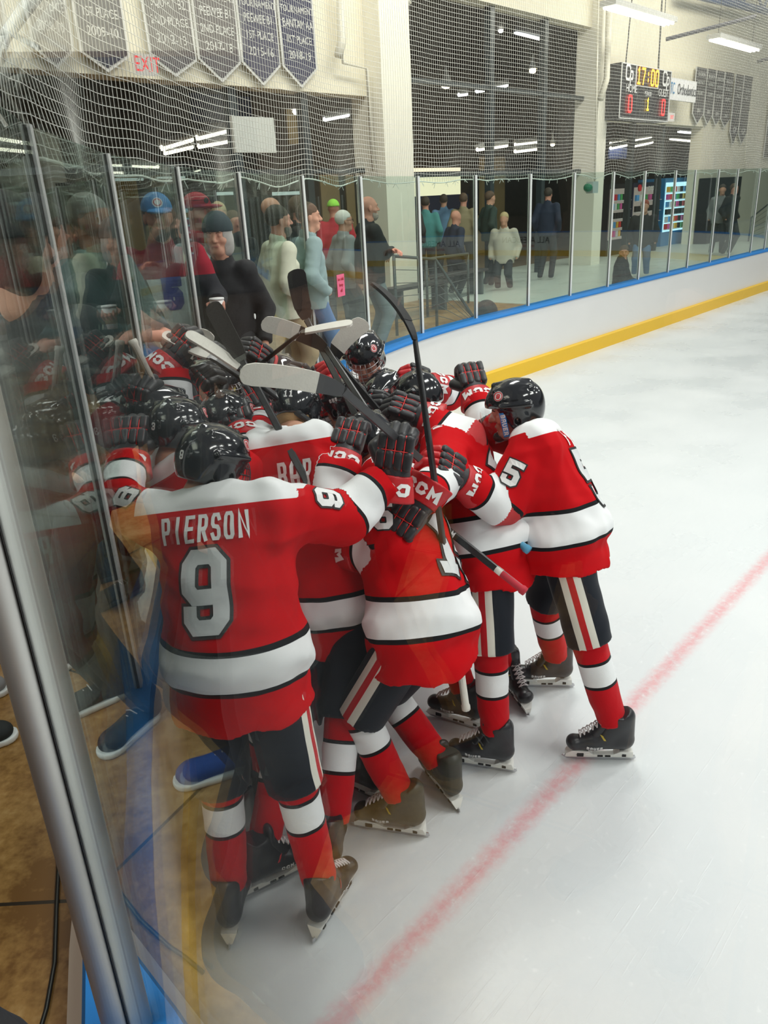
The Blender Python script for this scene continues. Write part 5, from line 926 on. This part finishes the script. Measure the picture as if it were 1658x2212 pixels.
def spectator(label, hp, face, hface=None, top=None, trous=None, h=.012, hpitch=0, pose='down', hairm=None, cap_=None, shoes=None, inner=None, iw=.05, seat=None, seed=0, build=1.0, near=False, hood=None, floor=FZ, z_sh=None, hands=True, bald=False, beard=None, glasses=False, longhair=False, group='spectators', cat='person', sole=None, lean=0):
    hp = np.asarray(hp, float); f = hd(face); r = hd(face + 90); hz = hp[2]; nk = hp - ZV * .172 - f * .03; stand = seat is None
    pel = nk - ZV * .50 - f * lean; 
    if not stand: pel = np.array([nk[0], nk[1], max(nk[2] - .50, floor + .10)])
    kn = {}; an = {}; root = empty('person', (pel[0], pel[1], floor), label, cat, group)
    sh = .185 * build; shc = nk - ZV * .055; S = {k: shc + r * k * sh for k in (-1, 1)}; hips = {k: pel + r * k * .09 for k in (-1, 1)}
    for k in (-1, 1):
        if stand: a = np.array([hips[k][0], hips[k][1], floor + .09]) + r * k * .03 - f * .02; an[k] = a; kn[k] = ik(hips[k], a, (hips[k][2] - floor) * .5, (hips[k][2] - floor) * .48, f)[0]
        else: kn[k] = hips[k] + f * .20; an[k] = kn[k] - f * .15 + r * k * .02
    Wt = {}; El = {}
    for k in (-1, 1):
        if pose == 'cross': w = shc + f * .25 - ZV * (.26 + .03 * k) - r * k * .10; pole = r * k - ZV * .6
        elif pose == 'cup' and k == -1: w = shc + f * .33 - ZV * .26 + r * k * .20; pole = r * k * .4 - ZV
        elif pose == 'camera': w = shc + f * .30 + ZV * .12 + r * k * .06; pole = r * k * .7 - ZV
        elif pose == 'pocket': w = pel + r * k * .21 + f * .10 + ZV * .02; pole = r * k * .7 - f
        elif pose == 'front': w = shc + f * .30 - ZV * .30 + r * k * .05; pole = r * k * .5 - ZV
        else: w = pel + r * k * .25 + f * .06 - ZV * .03; pole = -f + r * k * .3
        El[k], Wt[k] = ik(S[k], w, .29, .26, pole)
    hT = head_T(hp, hface if hface is not None else face, hpitch); HL = to_local(hT); bh = .0065 if near else h; HF = {}
    for k in (-1, 1):
        ey = nrm(Wt[k] - El[k]); 
        if pose == 'pocket' or pose == 'down': ez = nrm(r * k - ey * (r * k @ ey))
        else: ez = nrm(f * .3 + ZV * .6 - ey * ((f * .3 + ZV * .6) @ ey))
        ex = np.cross(ey, ez) * (1 if k == 1 else -1); HF[k] = (Wt[k] + ey * .01, np.array([ex, ey, ez]))
    def fb(P):
        d = head_sdf(HL(P)); d = smin(d, cap(P, hp - ZV * .12 - f * .02, nk - ZV * .03, .055, .06), .03); d = smin(d, cap(P, S[-1], S[1], .045, .045), .03); d = smin(d, cap(P, shc - ZV * .08, pel, .085 * build, .085 * build), .04)
        for k in (-1, 1):
            d = smin(d, cap(P, S[k], El[k], .045, .036), .02); d = smin(d, cap(P, El[k], Wt[k], .036, .025), .02); d = smin(d, cap(P, hips[k], kn[k], .075, .05), .03); d = smin(d, cap(P, kn[k], an[k], .05, .035), .02)
            if hands and pose != 'pocket': d = smin(d, hand_sdf((P - HF[k][0]) @ HF[k][1].T, .5 if pose != 'cup' else .9), .006)
        return d
    al = np.array([hp, pel, S[-1], S[1], El[-1], El[1], Wt[-1], Wt[1], kn[-1], kn[1], an[-1], an[1]]); body = smesh('body', fb, al.min(0) - .16, al.max(0) + .17, bh, skin2 if seed % 2 else skin, root)
    if near: face_bits(body, hT)
    if top is not None:
        def ft(P):
            q = P - pel; t = q[:, 2]; x = q @ r; y = q @ f; TL_ = .5; tc = np.clip(t, -.12, .44); u = (tc + .12) / .56; w = np.interp(u, [0, .4, .8, 1], [.195, .19, .20, .13]) * build; dd = np.interp(u, [0, .4, .8, 1], [.145, .145, .13, .09]) * build; dz = t - tc; d = (np.sqrt((x / w) ** 2 + (y / dd) ** 2 + (dz / .08) ** 2) - 1) * np.minimum(w, dd)
            for k in (-1, 1): A_ = cap(P, S[k], El[k], .074, .062); A_ = smin(A_, cap(P, El[k], Wt[k], .062, .045), .03); A_ = np.maximum(A_, (P - Wt[k]) @ nrm(Wt[k] - El[k]) + .01); d = smin(d, A_, .05)
            d = smin(d, np.maximum(cap(P, nk - ZV * .03, nk + ZV * .02, .085, .078), -(q[:, 2] - .4)), .02); d = np.maximum(d, -ell(P, nk + ZV * .09 + f * .02, (.068, .075, .09))); return np.maximum(d + wob(P, 30, seed) * .006 + np.abs(wob(P, 18, seed + 4)) * .008 - .004, -(t + .12))
        def at(P): q = P - pel; y = q @ f; x = q @ r; dA = np.minimum(np.minimum(cap(P, El[-1], Wt[-1], 0, 0), cap(P, El[1], Wt[1], 0, 0)), 9); vx = np.where((y > .03) & (dA > .085), np.abs(x) - .0 - np.clip(q[:, 2] - .25, 0, .3) * .2, 9.0); return {'vx': vx, 'qz': q[:, 2]}
        smesh('jacket', ft, al.min(0) - .2, al.max(0) + .2, h, top, root, at)
        if trous is not None:
            def fp(P):
                d = ell(P, pel, (.165, .13, .14), np.array([r, f, ZV]))
                for k in (-1, 1): d = smin(d, cap(P, hips[k], kn[k], .092, .075), .03); d = smin(d, cap(P, kn[k], an[k], .073, .058), .03)
                return np.maximum(d + wob(P, 24, seed + 7) * .005, floor + .05 - P[:, 2])
            smesh('trousers', fp, np.array([pel, kn[-1], kn[1], an[-1], an[1]]).min(0) - .17, np.array([pel, kn[-1], kn[1]]).max(0) + .15, h, trous, root)
    if shoes is not None:
        for k in (-1, 1): shoe(root, (an[k][0], an[k][1], floor), face + 12 * k, shoes, sole)
    if hairm is not None and not bald:
        if longhair: fh = lambda P: np.maximum(smin(ell(HL(P), (0, -.02, .03), (.093, .108, .105)), ell(HL(P), (0, -.02, -.05), (.10, .07, .10)), .03) + wob(P, 90, seed) * .004, -np.maximum(np.maximum(np.abs(HL(P)[:, 0]) - .048, -(HL(P)[:, 1] - .03)), HL(P)[:, 2] - .034))
        else: fh = lambda P: np.maximum(np.maximum(ell(HL(P), (0, -.022, .040), (.084, .104, .096)) + wob(P, 130, seed) * .003, HL(P)[:, 1] * .9 - HL(P)[:, 2] - .015), -.035 - HL(P)[:, 2] + np.clip(HL(P)[:, 1] + .03, 0, .05) * 1.5)
        smesh('hair', fh, hp - .22, hp + .22, .007 if near else .012, hairm, root)
    if beard is not None: smesh('beard', lambda P: np.maximum(np.maximum(smin(cap(HL(P), (0, .03, -.07), (0, .045, -.085), .060, .050), ell(HL(P), (0, .06, -.08), (.045, .04, .035)), .02) + wob(P, 150, 1) * .0025, HL(P)[:, 2] + .040 + .0 * P[:, 0]), .02 - HL(P)[:, 1]), hp - .2, hp + .2, .006, beard, root)
    if cap_ is not None:
        kind, cm = cap_[:2]
        if kind == 'cap':
            fc = lambda P: smin(np.maximum(ell(HL(P), (0, -.015, .045), (.092, .112, .098)), .040 - HL(P)[:, 2] - .0 * P[:, 0]), np.maximum(ell(HL(P), (0, .115, .045), (.072, .085, .014)), .02 - HL(P)[:, 1] + .03), .01)
            c = smesh('cap', fc, hp - .25, hp + .25, .006 if near else .01, cm, root)
            if len(cap_) > 2: A_ = np.array(hT); n_ = A_[:3, :3] @ nrm(np.array([0, .9, .55])); o_ = A_[:3, :3] @ np.array([0, .085, .092]) + A_[:3, 3]; ex = nrm(np.cross(ZV, n_)); bv = bvh_of(c); make_decal('cap_badge', disc2d(0, 0, .001, .030), o_ + n_ * .03, ex, np.cross(n_, ex), bv, .002, dec_w, c); make_decal('cap_badge_ring', disc2d(0, 0, .017, .023), o_ + n_ * .03, ex, np.cross(n_, ex), bv, .003, dec_r, c)
        else: smesh('beanie', lambda P: np.maximum(ell(HL(P), (0, -.02, .05), (.100, .118, .115)) + wob(P, 60, 2) * .003, .032 - HL(P)[:, 2]), hp - .25, hp + .3, .008, cm, root)
    if hood is not None: smesh('hood', lambda P: np.maximum(np.maximum(ell(P, nk + ZV * .02, (.135, .135, .085)), -ell(P, nk + ZV * .07 + f * .03, (.085, .09, .12))), -1 + 0 * P[:, 0]) + wob(P, 30, 3) * .005, nk - .2, nk + .25, .011, hood, root)
    if glasses:
        A_ = np.array(hT); tw = lambda p: A_[:3, :3] @ np.asarray(p, float) + A_[:3, 3]; mb = MB(); up_ = .075 if glasses == 'cap' else 0; fy = .005 if glasses == 'cap' else 0
        for k in (-1, 1): mb.tube([tw((.031 * k + .022 * math.cos(a), .100 + fy, .008 + up_ + .016 * math.sin(a))) for a in np.linspace(0, 2 * PI, 13)], .0022, 5); mb.tube([tw((.055 * k, .098 + fy, .012 + up_)), tw((.082 * k, .0, .012 + up_))], .002, 5)
        mb.tube([tw((-.009, .102 + fy, .010 + up_)), tw((.009, .102 + fy, .010 + up_))], .002, 5)
        if glasses == 'cap':
            for k in (-1, 1): mb.tube([tw((.031 * k, .099 + fy, .008 + up_)), tw((.031 * k, .102 + fy, .008 + up_))], .020, 10)
        mb.build('glasses', dec_k, root)
    return dict(root=root, W=Wt, E=El, HF=HF, hT=hT, pel=pel, S=S, r=r, f=f)
def cloth(n, c=None, bump=(40, .25, .006), rough=.8, **k): return mat('cloth_' + n, c, rough, bump=bump, **k)
den = cloth('denim', (.10, .19, .34)); drk = cloth('charcoal', (.025, .027, .03)); blk = cloth('black', (.012, .012, .014)); nav = cloth('navy', (.015, .022, .05)); gry = cloth('grey', (.20, .21, .22)); tea = cloth('grey_teal', (.26, .36, .36)); beige = cloth('pale_beige', (.56, .57, .44)); redc = cloth('red', (.45, .015, .03)); khaki = cloth('khaki', (.30, .24, .14)); hair_d = mat('hair_dark', (.045, .03, .02), .7, bump=(180, .5, .003)); hair_g = mat('hair_grey', (.42, .41, .38), .7, bump=(180, .5, .003)); hair_w = mat('hair_white', (.72, .70, .64), .7, bump=(180, .5, .003)); hair_b = mat('hair_blond', (.50, .38, .20), .7, bump=(180, .5, .003)); hair_r = mat('hair_brown', (.10, .055, .03), .7, bump=(180, .5, .003))
jk1 = bands('open_jacket_blue_cap_man', (.03, .03, .035), [('vx', -9, .13, (.78, .80, .82)), ('qz', .33, 9, (.30, .015, .03))], .8, (40, .25, .006)); jk2 = bands('open_jacket_red_cap_man', (.015, .015, .018), [('vx', -9, .05, (.75, .74, .72)), ('vx', .05, .085, (.42, .01, .02))], .8, (40, .25, .006))
SP = []
s = spectator('man in a bright blue cap and white jersey holding a paper cup', A(341, 470, 4.95), 150, 160, jk1, drk, h=.010, pose='cup', cap_=('cap', cloth('cap_blue', (.02, .24, .62)), 1), hairm=hair_d, shoes=blk, near=True, beard=hair_d, seed=1, build=1.08, hpitch=5); SP.append(s)
bv = bvh_of([c for c in s['root'].children if c.name.startswith('jacket')][0]); make_decal('jersey_number', strokes('5', .10, .17, 0, .035, .01), s['pel'] + ZV * .24 + s['f'] * .17 + s['r'] * .01, -s['r'], ZV, bv, .004, mat('royal_blue', (.05, .07, .38), .6), [c for c in s['root'].children if c.name.startswith('jacket')][0])
w = s['W'][-1]; c0 = s['HF'][-1][0] + s['HF'][-1][1][1] * .07 - s['HF'][-1][1][2] * .045; cp = empty('paper_cup', c0 - ZV * .06, 'white paper cup with a tan sleeve in the hand of the blue-capped man', 'cup')
mb = MB(); mb.tube([c0 - ZV * .06, c0 + ZV * .065], [.030, .042], 18); mb.build('cup', dec_w, cp, True); mb = MB(); mb.tube([c0 - ZV * .03, c0 + ZV * .03], [.0345, .0405], 18); mb.build('sleeve', mat('tan_card', (.45, .30, .12), .8), cp, True); mb = MB(); mb.tube([c0 + ZV * .063, c0 + ZV * .073], [.045, .043], 18); mb.build('lid', dec_w, cp, True)
spectator('man in a red cap with sunglasses on it and a dark jacket with red collar', A(430, 462, 5.75), 125, 120, jk2, drk, h=.011, pose='down', cap_=('cap', cloth('cap_red', (.42, .01, .03))), hairm=hair_d, shoes=blk, near=True, seed=3, glasses='cap', hood=redc)
spectator('smiling grey-blonde woman in a dark knit beanie looking at the camera', A(470, 512, 5.45), 185, 185, blk, drk, h=.011, pose='down', hairm=hair_g, longhair=True, cap_=('beanie', cloth('beanie_teal', (.02, .04, .045))), shoes=blk, near=True, seed=2, build=.85)
spectator('bearded man in a pale beige jacket looking right behind the glass', A(603, 478, 7.0), 62, 66, beige, khaki, h=.011, pose='pocket', hairm=hair_d, beard=mat('beard_grey', (.16, .13, .11), .9), shoes=blk, near=True, seed=5, build=1.12)
spectator('young man with short brown hair in a grey-teal jacket and blue jeans looking right', A(668, 470, 7.5), 70, 78, tea, den, h=.011, pose='pocket', hairm=hair_r, shoes=blk, near=True, seed=6)
spectator('bald man with a grey beard, arms crossed over a black pullover, near the pillar', A(797, 450, 9.15), 70, 75, blk, gry, h=.012, pose='cross', bald=True, beard=mat('beard_pale', (.36, .28, .24), .9), shoes=blk, near=True, seed=7, build=1.12)
spectator('white-haired person with glasses in a grey quilted puffer jacket', A(744, 478, 10.2), 65, 75, cloth('puffer_grey', (.28, .29, .29)), drk, h=.015, hairm=hair_w, shoes=blk, seed=8, glasses=True)
spectator('person in red jacket and lime cap in the lobby behind the grey puffer', A(720, 452, 12.2), -10, 0, redc, drk, h=.018, cap_=('cap', cloth('cap_lime', (.35, .75, .08))), shoes=blk, seed=9)
spectator('dark-haired man in black hidden behind the young man in teal', A(648, 452, 8.6), 90, 95, blk, drk, h=.016, hairm=hair_r, shoes=blk, seed=11)
spectator('bald man in black standing just behind the beige jacket', A(588, 455, 8.3), 80, 80, blk, drk, h=.016, bald=True, shoes=blk, seed=12, build=1.05)
spectator('grey-haired man in a dark teal jacket at far left behind the second glass panel', A(200, 480, 3.95), 110, 110, cloth('dark_teal', (.04, .09, .10)), drk, h=.014, hairm=hair_g, shoes=blk, seed=13, pose='front', build=1.05)  # solid figure added where a neighbour is only mirrored in the glass
spectator('blond woman in black seen small behind the woman in the beanie', A(472, 466, 8.2), 170, 170, blk, drk, h=.018, hairm=hair_b, shoes=blk, seed=14)
spectator('dark-haired person in black, small, left of the beige jacket man', A(505, 482, 9.0), 150, 150, blk, drk, h=.018, hairm=hair_r, shoes=blk, seed=15)
ct = [('man in a dark green jacket standing before the wood panel, looking right', (1059, 428, 16.2), 70, cloth('dark_green', (.03, .05, .04)), drk, hair_r), ('person in a tan jacket at the concession counter', (1001, 432, 16.6), 20, khaki, drk, hair_r), ('person in light blue at the concession counter', (958, 434, 17.2), 10, cloth('light_blue', (.15, .3, .5)), drk, hair_d), ('person in a teal top at the left of the counter queue', (918, 440, 15.8), 0, cloth('teal', (.06, .25, .25)), drk, hair_d), ('person in black left of the teal top in the queue', (882, 440, 15.4), 10, blk, drk, hair_d), ('person in dark blue in front of the counter, bald head', (985, 470, 15.0), 60, nav, drk, None), ('person in a white and tan top walking in the lobby', (1088, 474, 15.4), 200, cloth('cream', (.5, .46, .38)), drk, hair_b), ('person in a dark hooded coat between two mullions', (1184, 420, 17.0), 30, nav, drk, hair_d), ('person with red hair standing by the drinks machines', (1392, 446, 16.6), 200, drk, den, mat('hair_red', (.3, .06, .03), .7)), ('person in a black jacket at the claw-mark cooler', (1586, 408, 20.5), 150, blk, drk, hair_r), ('person in dark grey beside the claw-mark cooler', (1560, 410, 20.8), 200, gry, drk, hair_d)]
for i, (lb, (px, py, Y), fc, tp, tr, hm) in enumerate(ct): spectator(lb, A(px, py, Y), fc, fc, tp, tr, h=.024, hairm=hm, bald=hm is None, shoes=None, seed=20 + i, hands=False, group='people in the lobby')
spectator('young man in a black jacket sitting low behind the right end glass', A(1347, 546, 14.6), 120, 195, blk, drk, h=.014, hairm=hair_r, shoes=None, seat=1, seed=33, near=True, pose='front', floor=.75)  # solid stand-in for a figure reflected in the end glass
# people standing next to the camera, outside the boards: their feet show at the left edge, the rest only as reflections; the bystanders are added to darken those reflections
blu = cloth('suede_blue', (.01, .06, .30), (60, .3, .004)); gsh = cloth('canvas_grey', (.26, .25, .26), (200, .3, .002))
spectator('neighbour in dark clothes and grey canvas shoes with white rims, beside the camera', (-.84, .77, 2.36), 40, 215, blk, blk, h=.016, longhair=True, hairm=hair_d, shoes=gsh, cap_=('beanie', blk), hood=blk, seed=40, pose='pocket', build=1.0)
spectator('neighbour in a dark jacket and blue suede shoes reflected in the near glass', (-1.40, 1.43, 2.38), 60, 235, blk, blk, h=.016, longhair=True, hairm=hair_d, shoes=blu, cap_=('beanie', blk), seed=41, pose='pocket', build=1.2)
spectator('bystander in charcoal at the side of the camera, seen only as a reflection', (-1.55, .22, 2.42), 70, 245, drk, blk, h=.018, longhair=True, hairm=hair_d, shoes=blk, cap_=('beanie', blk), seed=46, pose='pocket', build=1.3, sole=blk)
spectator('bystander in black behind the camera, seen only as a reflection', (-1.5, -.60, 2.42), 80, 255, blk, blk, h=.018, longhair=True, hairm=hair_d, shoes=blk, cap_=('beanie', blk), seed=47, pose='pocket', build=1.3, sole=blk)
spectator('neighbour wearing black trainers with white soles at the left edge', (-1.53, 2.13, 2.42), 80, 255, drk, drk, h=.016, longhair=True, hairm=hair_d, shoes=cloth('knit_black', (.015, .017, .018), (200, .3, .002)), cap_=('beanie', blk), seed=42, pose='pocket', build=1.2)
spectator('neighbour wearing grey slip-on shoes at the left edge', (-1.76, 2.72, 2.40), 72, 247, cloth('dark_green', ()), drk, h=.016, longhair=True, hairm=hair_d, shoes=gsh, cap_=('beanie', blk), seed=43, pose='pocket', build=1.1)
spectator('bystander in a black coat between two reflected neighbours', (-1.80, .68, 2.42), 60, 235, blk, blk, h=.018, longhair=True, hairm=hair_d, shoes=blk, cap_=('beanie', blk), seed=48, pose='pocket', build=1.3, sole=blk)
spectator('bystander in black standing behind the one in grey slip-ons', (-2.3, 2.95, 2.44), 70, 245, blk, blk, h=.018, longhair=True, hairm=hair_d, shoes=blk, cap_=('beanie', blk), seed=49, pose='pocket', build=1.4, sole=blk)
spectator('bystander in black standing behind the two nearest neighbours', (-1.95, 1.15, 2.44), 50, 225, blk, blk, h=.018, longhair=True, hairm=hair_d, shoes=blk, cap_=('beanie', blk), seed=44, pose='pocket', build=1.3, sole=blk)
spectator('bystander in dark navy standing behind the one in black trainers', (-2.25, 1.95, 2.44), 60, 235, nav, blk, h=.018, longhair=True, hairm=hair_d, shoes=blk, cap_=('beanie', blk), seed=45, pose='pocket', build=1.3, sole=blk)
# ================================================================== hockey sticks
shaft_k = mat('shaft_black', (.014, .014, .016), .28); tape_w = mat('tape_white', (.70, .68, .62), .85, bump=(150, .4, .002), var=.08, vscale=40); tape_k = mat('tape_black', (.018, .018, .018), .8, bump=(150, .4, .002)); 
def stick(label, butt, heel, toe, wpx, tape='w', t0=.35, grip=None, glen=.22, curve=.04, shaft=shaft_k, wd=.068, mark=None, sides=None, Y=None):
    butt, heel, toe = [np.asarray(q, float) for q in (butt, heel, toe)]; W_ = np.asarray(wpx, float); bl_ = toe - heel; W_ = nrm(W_ - nrm(bl_) * (W_ @ nrm(bl_))); N = nrm(np.cross(bl_, W_)); ax = nrm(heel - butt)
    root = empty('hockey_stick', butt, label, 'hockey stick', 'hockey sticks'); mb = MB(); L = np.linalg.norm(heel - butt); n2 = nrm(np.cross(ax, N)); N2 = np.cross(n2, ax); pts = []
    prof = [(0, .015, .010), (.75, .015, .010), (.93, .013, .0085), (1.0, .016, .006)]; rings = []
    for u, a, b in prof:
        c = butt + ax * L * u; ring = []
        for sx, sy in ((-1, -.6), (-.7, -1), (.7, -1), (1, -.6), (1, .6), (.7, 1), (-.7, 1), (-1, .6)): ring.append(c + n2 * a * sx + N2 * b * sy)
        rings.append(ring)
    vs = [p for rg in rings for p in rg]; fs = [(i * 8 + j, i * 8 + (j + 1) % 8, (i + 1) * 8 + (j + 1) % 8, (i + 1) * 8 + j) for i in range(len(prof) - 1) for j in range(8)] + [tuple(range(8))[::-1], tuple(range((len(prof) - 1) * 8, len(prof) * 8))]; mb.add(vs, fs); sh_ = mb.build('shaft', shaft, root, True); sh_.data.polygons.foreach_set('use_smooth', [False] * len(sh_.data.polygons))
    Lb = np.linalg.norm(bl_); d0 = ax * .35 * Lb
    def cl(u): return heel * (1 - u) ** 2 + 2 * u * (1 - u) * (heel + d0 * .6 + bl_ * .25) + toe * u * u + N * curve * (u * u - u * .5)
    def wdt(u): return np.interp(u, [0, .12, .3, .7, .9, .96, .985, 1], [.034, .052, .064, .070, .069, .058, .040, .014]) * wd / .068
    def blade(u0, u1, th, g, name, m_):
        us = np.concatenate([np.linspace(u0, max(u0, .85), 14), np.linspace(.86, u1, 8)]) if u1 > .86 else np.linspace(u0, u1, 12); mb = MB(); vs = []
        for u in us: c = cl(u); w_ = wdt(u) / 2 + g; vs += [c + W_ * w_ + N * th, c + W_ * w_ - N * th, c - W_ * w_ - N * th, c - W_ * w_ + N * th]
        n = len(us); fs = [(i * 4 + j, i * 4 + (j + 1) % 4, (i + 1) * 4 + (j + 1) % 4, (i + 1) * 4 + j) for i in range(n - 1) for j in range(4)] + [(3, 2, 1, 0), (n * 4 - 4, n * 4 - 3, n * 4 - 2, n * 4 - 1)]; mb.add(vs, fs); return mb.build(name, m_, root)
    blade(0, 1, .0035, 0, 'blade', shaft)
    if tape: blade(t0, 1.0, .0052, .0015, 'blade_tape', tape_w if tape == 'w' else tape_k)
    if grip is not None: mb = MB(); mb.tube([butt - ax * .005, butt + ax * .012, butt + ax * .02, butt + ax * glen], [.019, .020, .0165, .016], 10); mb.build('grip_tape', grip, root, True); mb = MB(); mb.tube([butt + ax * glen, butt + ax * (glen + .03)], [.0162, .0158], 10); mb.build('grip_end', tape_w, root, True)
    if mark: 
        for s_, dist, size, m_ in mark: c = butt + ax * dist; nv = N2 if (N2 @ (np.array([0, 0, CH]) - c)) > 0 else -N2; flatq(strokes(s_, size * .8, size, size * .25, size * .28, step=.05), c + nv * .0118, -ax if sides != 'up' else ax, np.cross(nv, -ax if sides != 'up' else ax), m_, 'shaft_lettering', sh_)
    return root
def D(x0, y0, x1, y1, Y): return A(x1, y1, Y) - A(x0, y0, Y)
shw = mat('shaft_white_orange', (.62, .60, .55), .4); tape_r = mat('tape_red', (.5, .03, .05), .8); tape_b = mat('tape_blue', (.10, .35, .55), .8); shy = mat('shaft_yellow', (.45, .48, .05), .4)
stick('stick with the largest white taped blade held level over the heads', A(905, 990, 2.78), A(742, 845, 2.42), A(516, 806, 2.30), D(600, 780, 600, 830, 2.35), t0=.32, curve=.02, shaft=mat('shaft_grey', (.05, .05, .055), .3), wd=.066)
stick('long black stick held upright in front of the right players, white taped butt', A(1006, 1530, 2.72), A(896, 735, 2.72), A(815, 602, 2.86), np.array([.3, 1, .1]), tape='k', t0=.3, grip=tape_w, glen=.27, curve=.05, wd=.06)
stick('black stick whose bare black blade stands highest, pointing straight up', A(800, 960, 3.5), A(662, 690, 3.8), A(638, 582, 3.8), D(620, 620, 660, 618, 3.8), tape='k', t0=.25, curve=.03, wd=.085)
stick('stick with a dirty white and black blade pointing left above the centre', A(860, 990, 3.4), A(704, 752, 3.7), A(564, 698, 3.7), D(600, 690, 600, 725, 3.7), t0=.50, curve=-.03, wd=.075)
stick('stick with a thin curved white blade seen edge-on, pointing right at the centre', A(500, 835, 3.95), A(650, 718, 3.6), A(762, 704, 3.6), np.array([.1, 1, .25]), t0=.1, curve=.03)
stick('stick with a ribbed white taped blade beside the back helmet', A(905, 990, 3.6), A(722, 775, 3.75), A(790, 694, 3.75), D(735, 720, 775, 755, 3.75), t0=.30, curve=.02, shaft=shaft_k, wd=.085)
stick('black stick with a black taped blade curving up at the left, shaft crossing down', A(668, 1050, 2.85), A(524, 780, 3.35), A(452, 652, 3.45), D(470, 700, 505, 690, 3.4), tape='k', t0=.1, curve=.05, wd=.075)
stick('stick with a white blade edge pointing up left, shaft running to the centre', A(716, 948, 3.15), A(520, 798, 3.35), A(406, 712, 3.35), np.array([.25, 1, .3]), t0=.05, curve=.04, mark=[('CCM', .25, .016, dec_w)])
stick('stick with the thin leftmost white blade edge', A(620, 880, 3.5), A(455, 772, 3.55), A(352, 728, 3.6), np.array([.2, 1, .35]), t0=.05, curve=-.04)
stick('stick with a short whitish blade standing behind the left gloves', A(372, 880, 3.8), A(402, 800, 3.9), A(450, 716, 3.9), D(420, 740, 458, 762, 3.9), t0=.3, curve=.02, wd=.085)
stick('stick seen by its white taped butt end at the far left', A(286, 737, 3.25), A(420, 1010, 3.3), A(470, 1100, 3.3), np.array([.2, 1, .3]), grip=tape_w, glen=.22)
stick('black stick with red grip tape and white lettering crossing the front players', A(1132, 1277, 2.70), A(850, 1052, 3.12), A(760, 980, 3.3), D(850, 980, 870, 960, 3.2), grip=tape_r, glen=.115, mark=[('CCM', .40, .024, dec_w), ('OLSON', .62, .009, dec_w)])
stick('stick with pale blue grip tape showing between the two right players', A(1140, 1188, 2.95), A(960, 1040, 3.3), A(900, 990, 3.4), D(850, 980, 870, 960, 3.2), grip=tape_b, glen=.17, shaft=shw)
for k in list(bpy.data.meshes):
    if k.users == 0: bpy.data.meshes.remove(k)
for o in PROTO:
    try: bpy.data.objects.remove(o)
    except Exception: pass
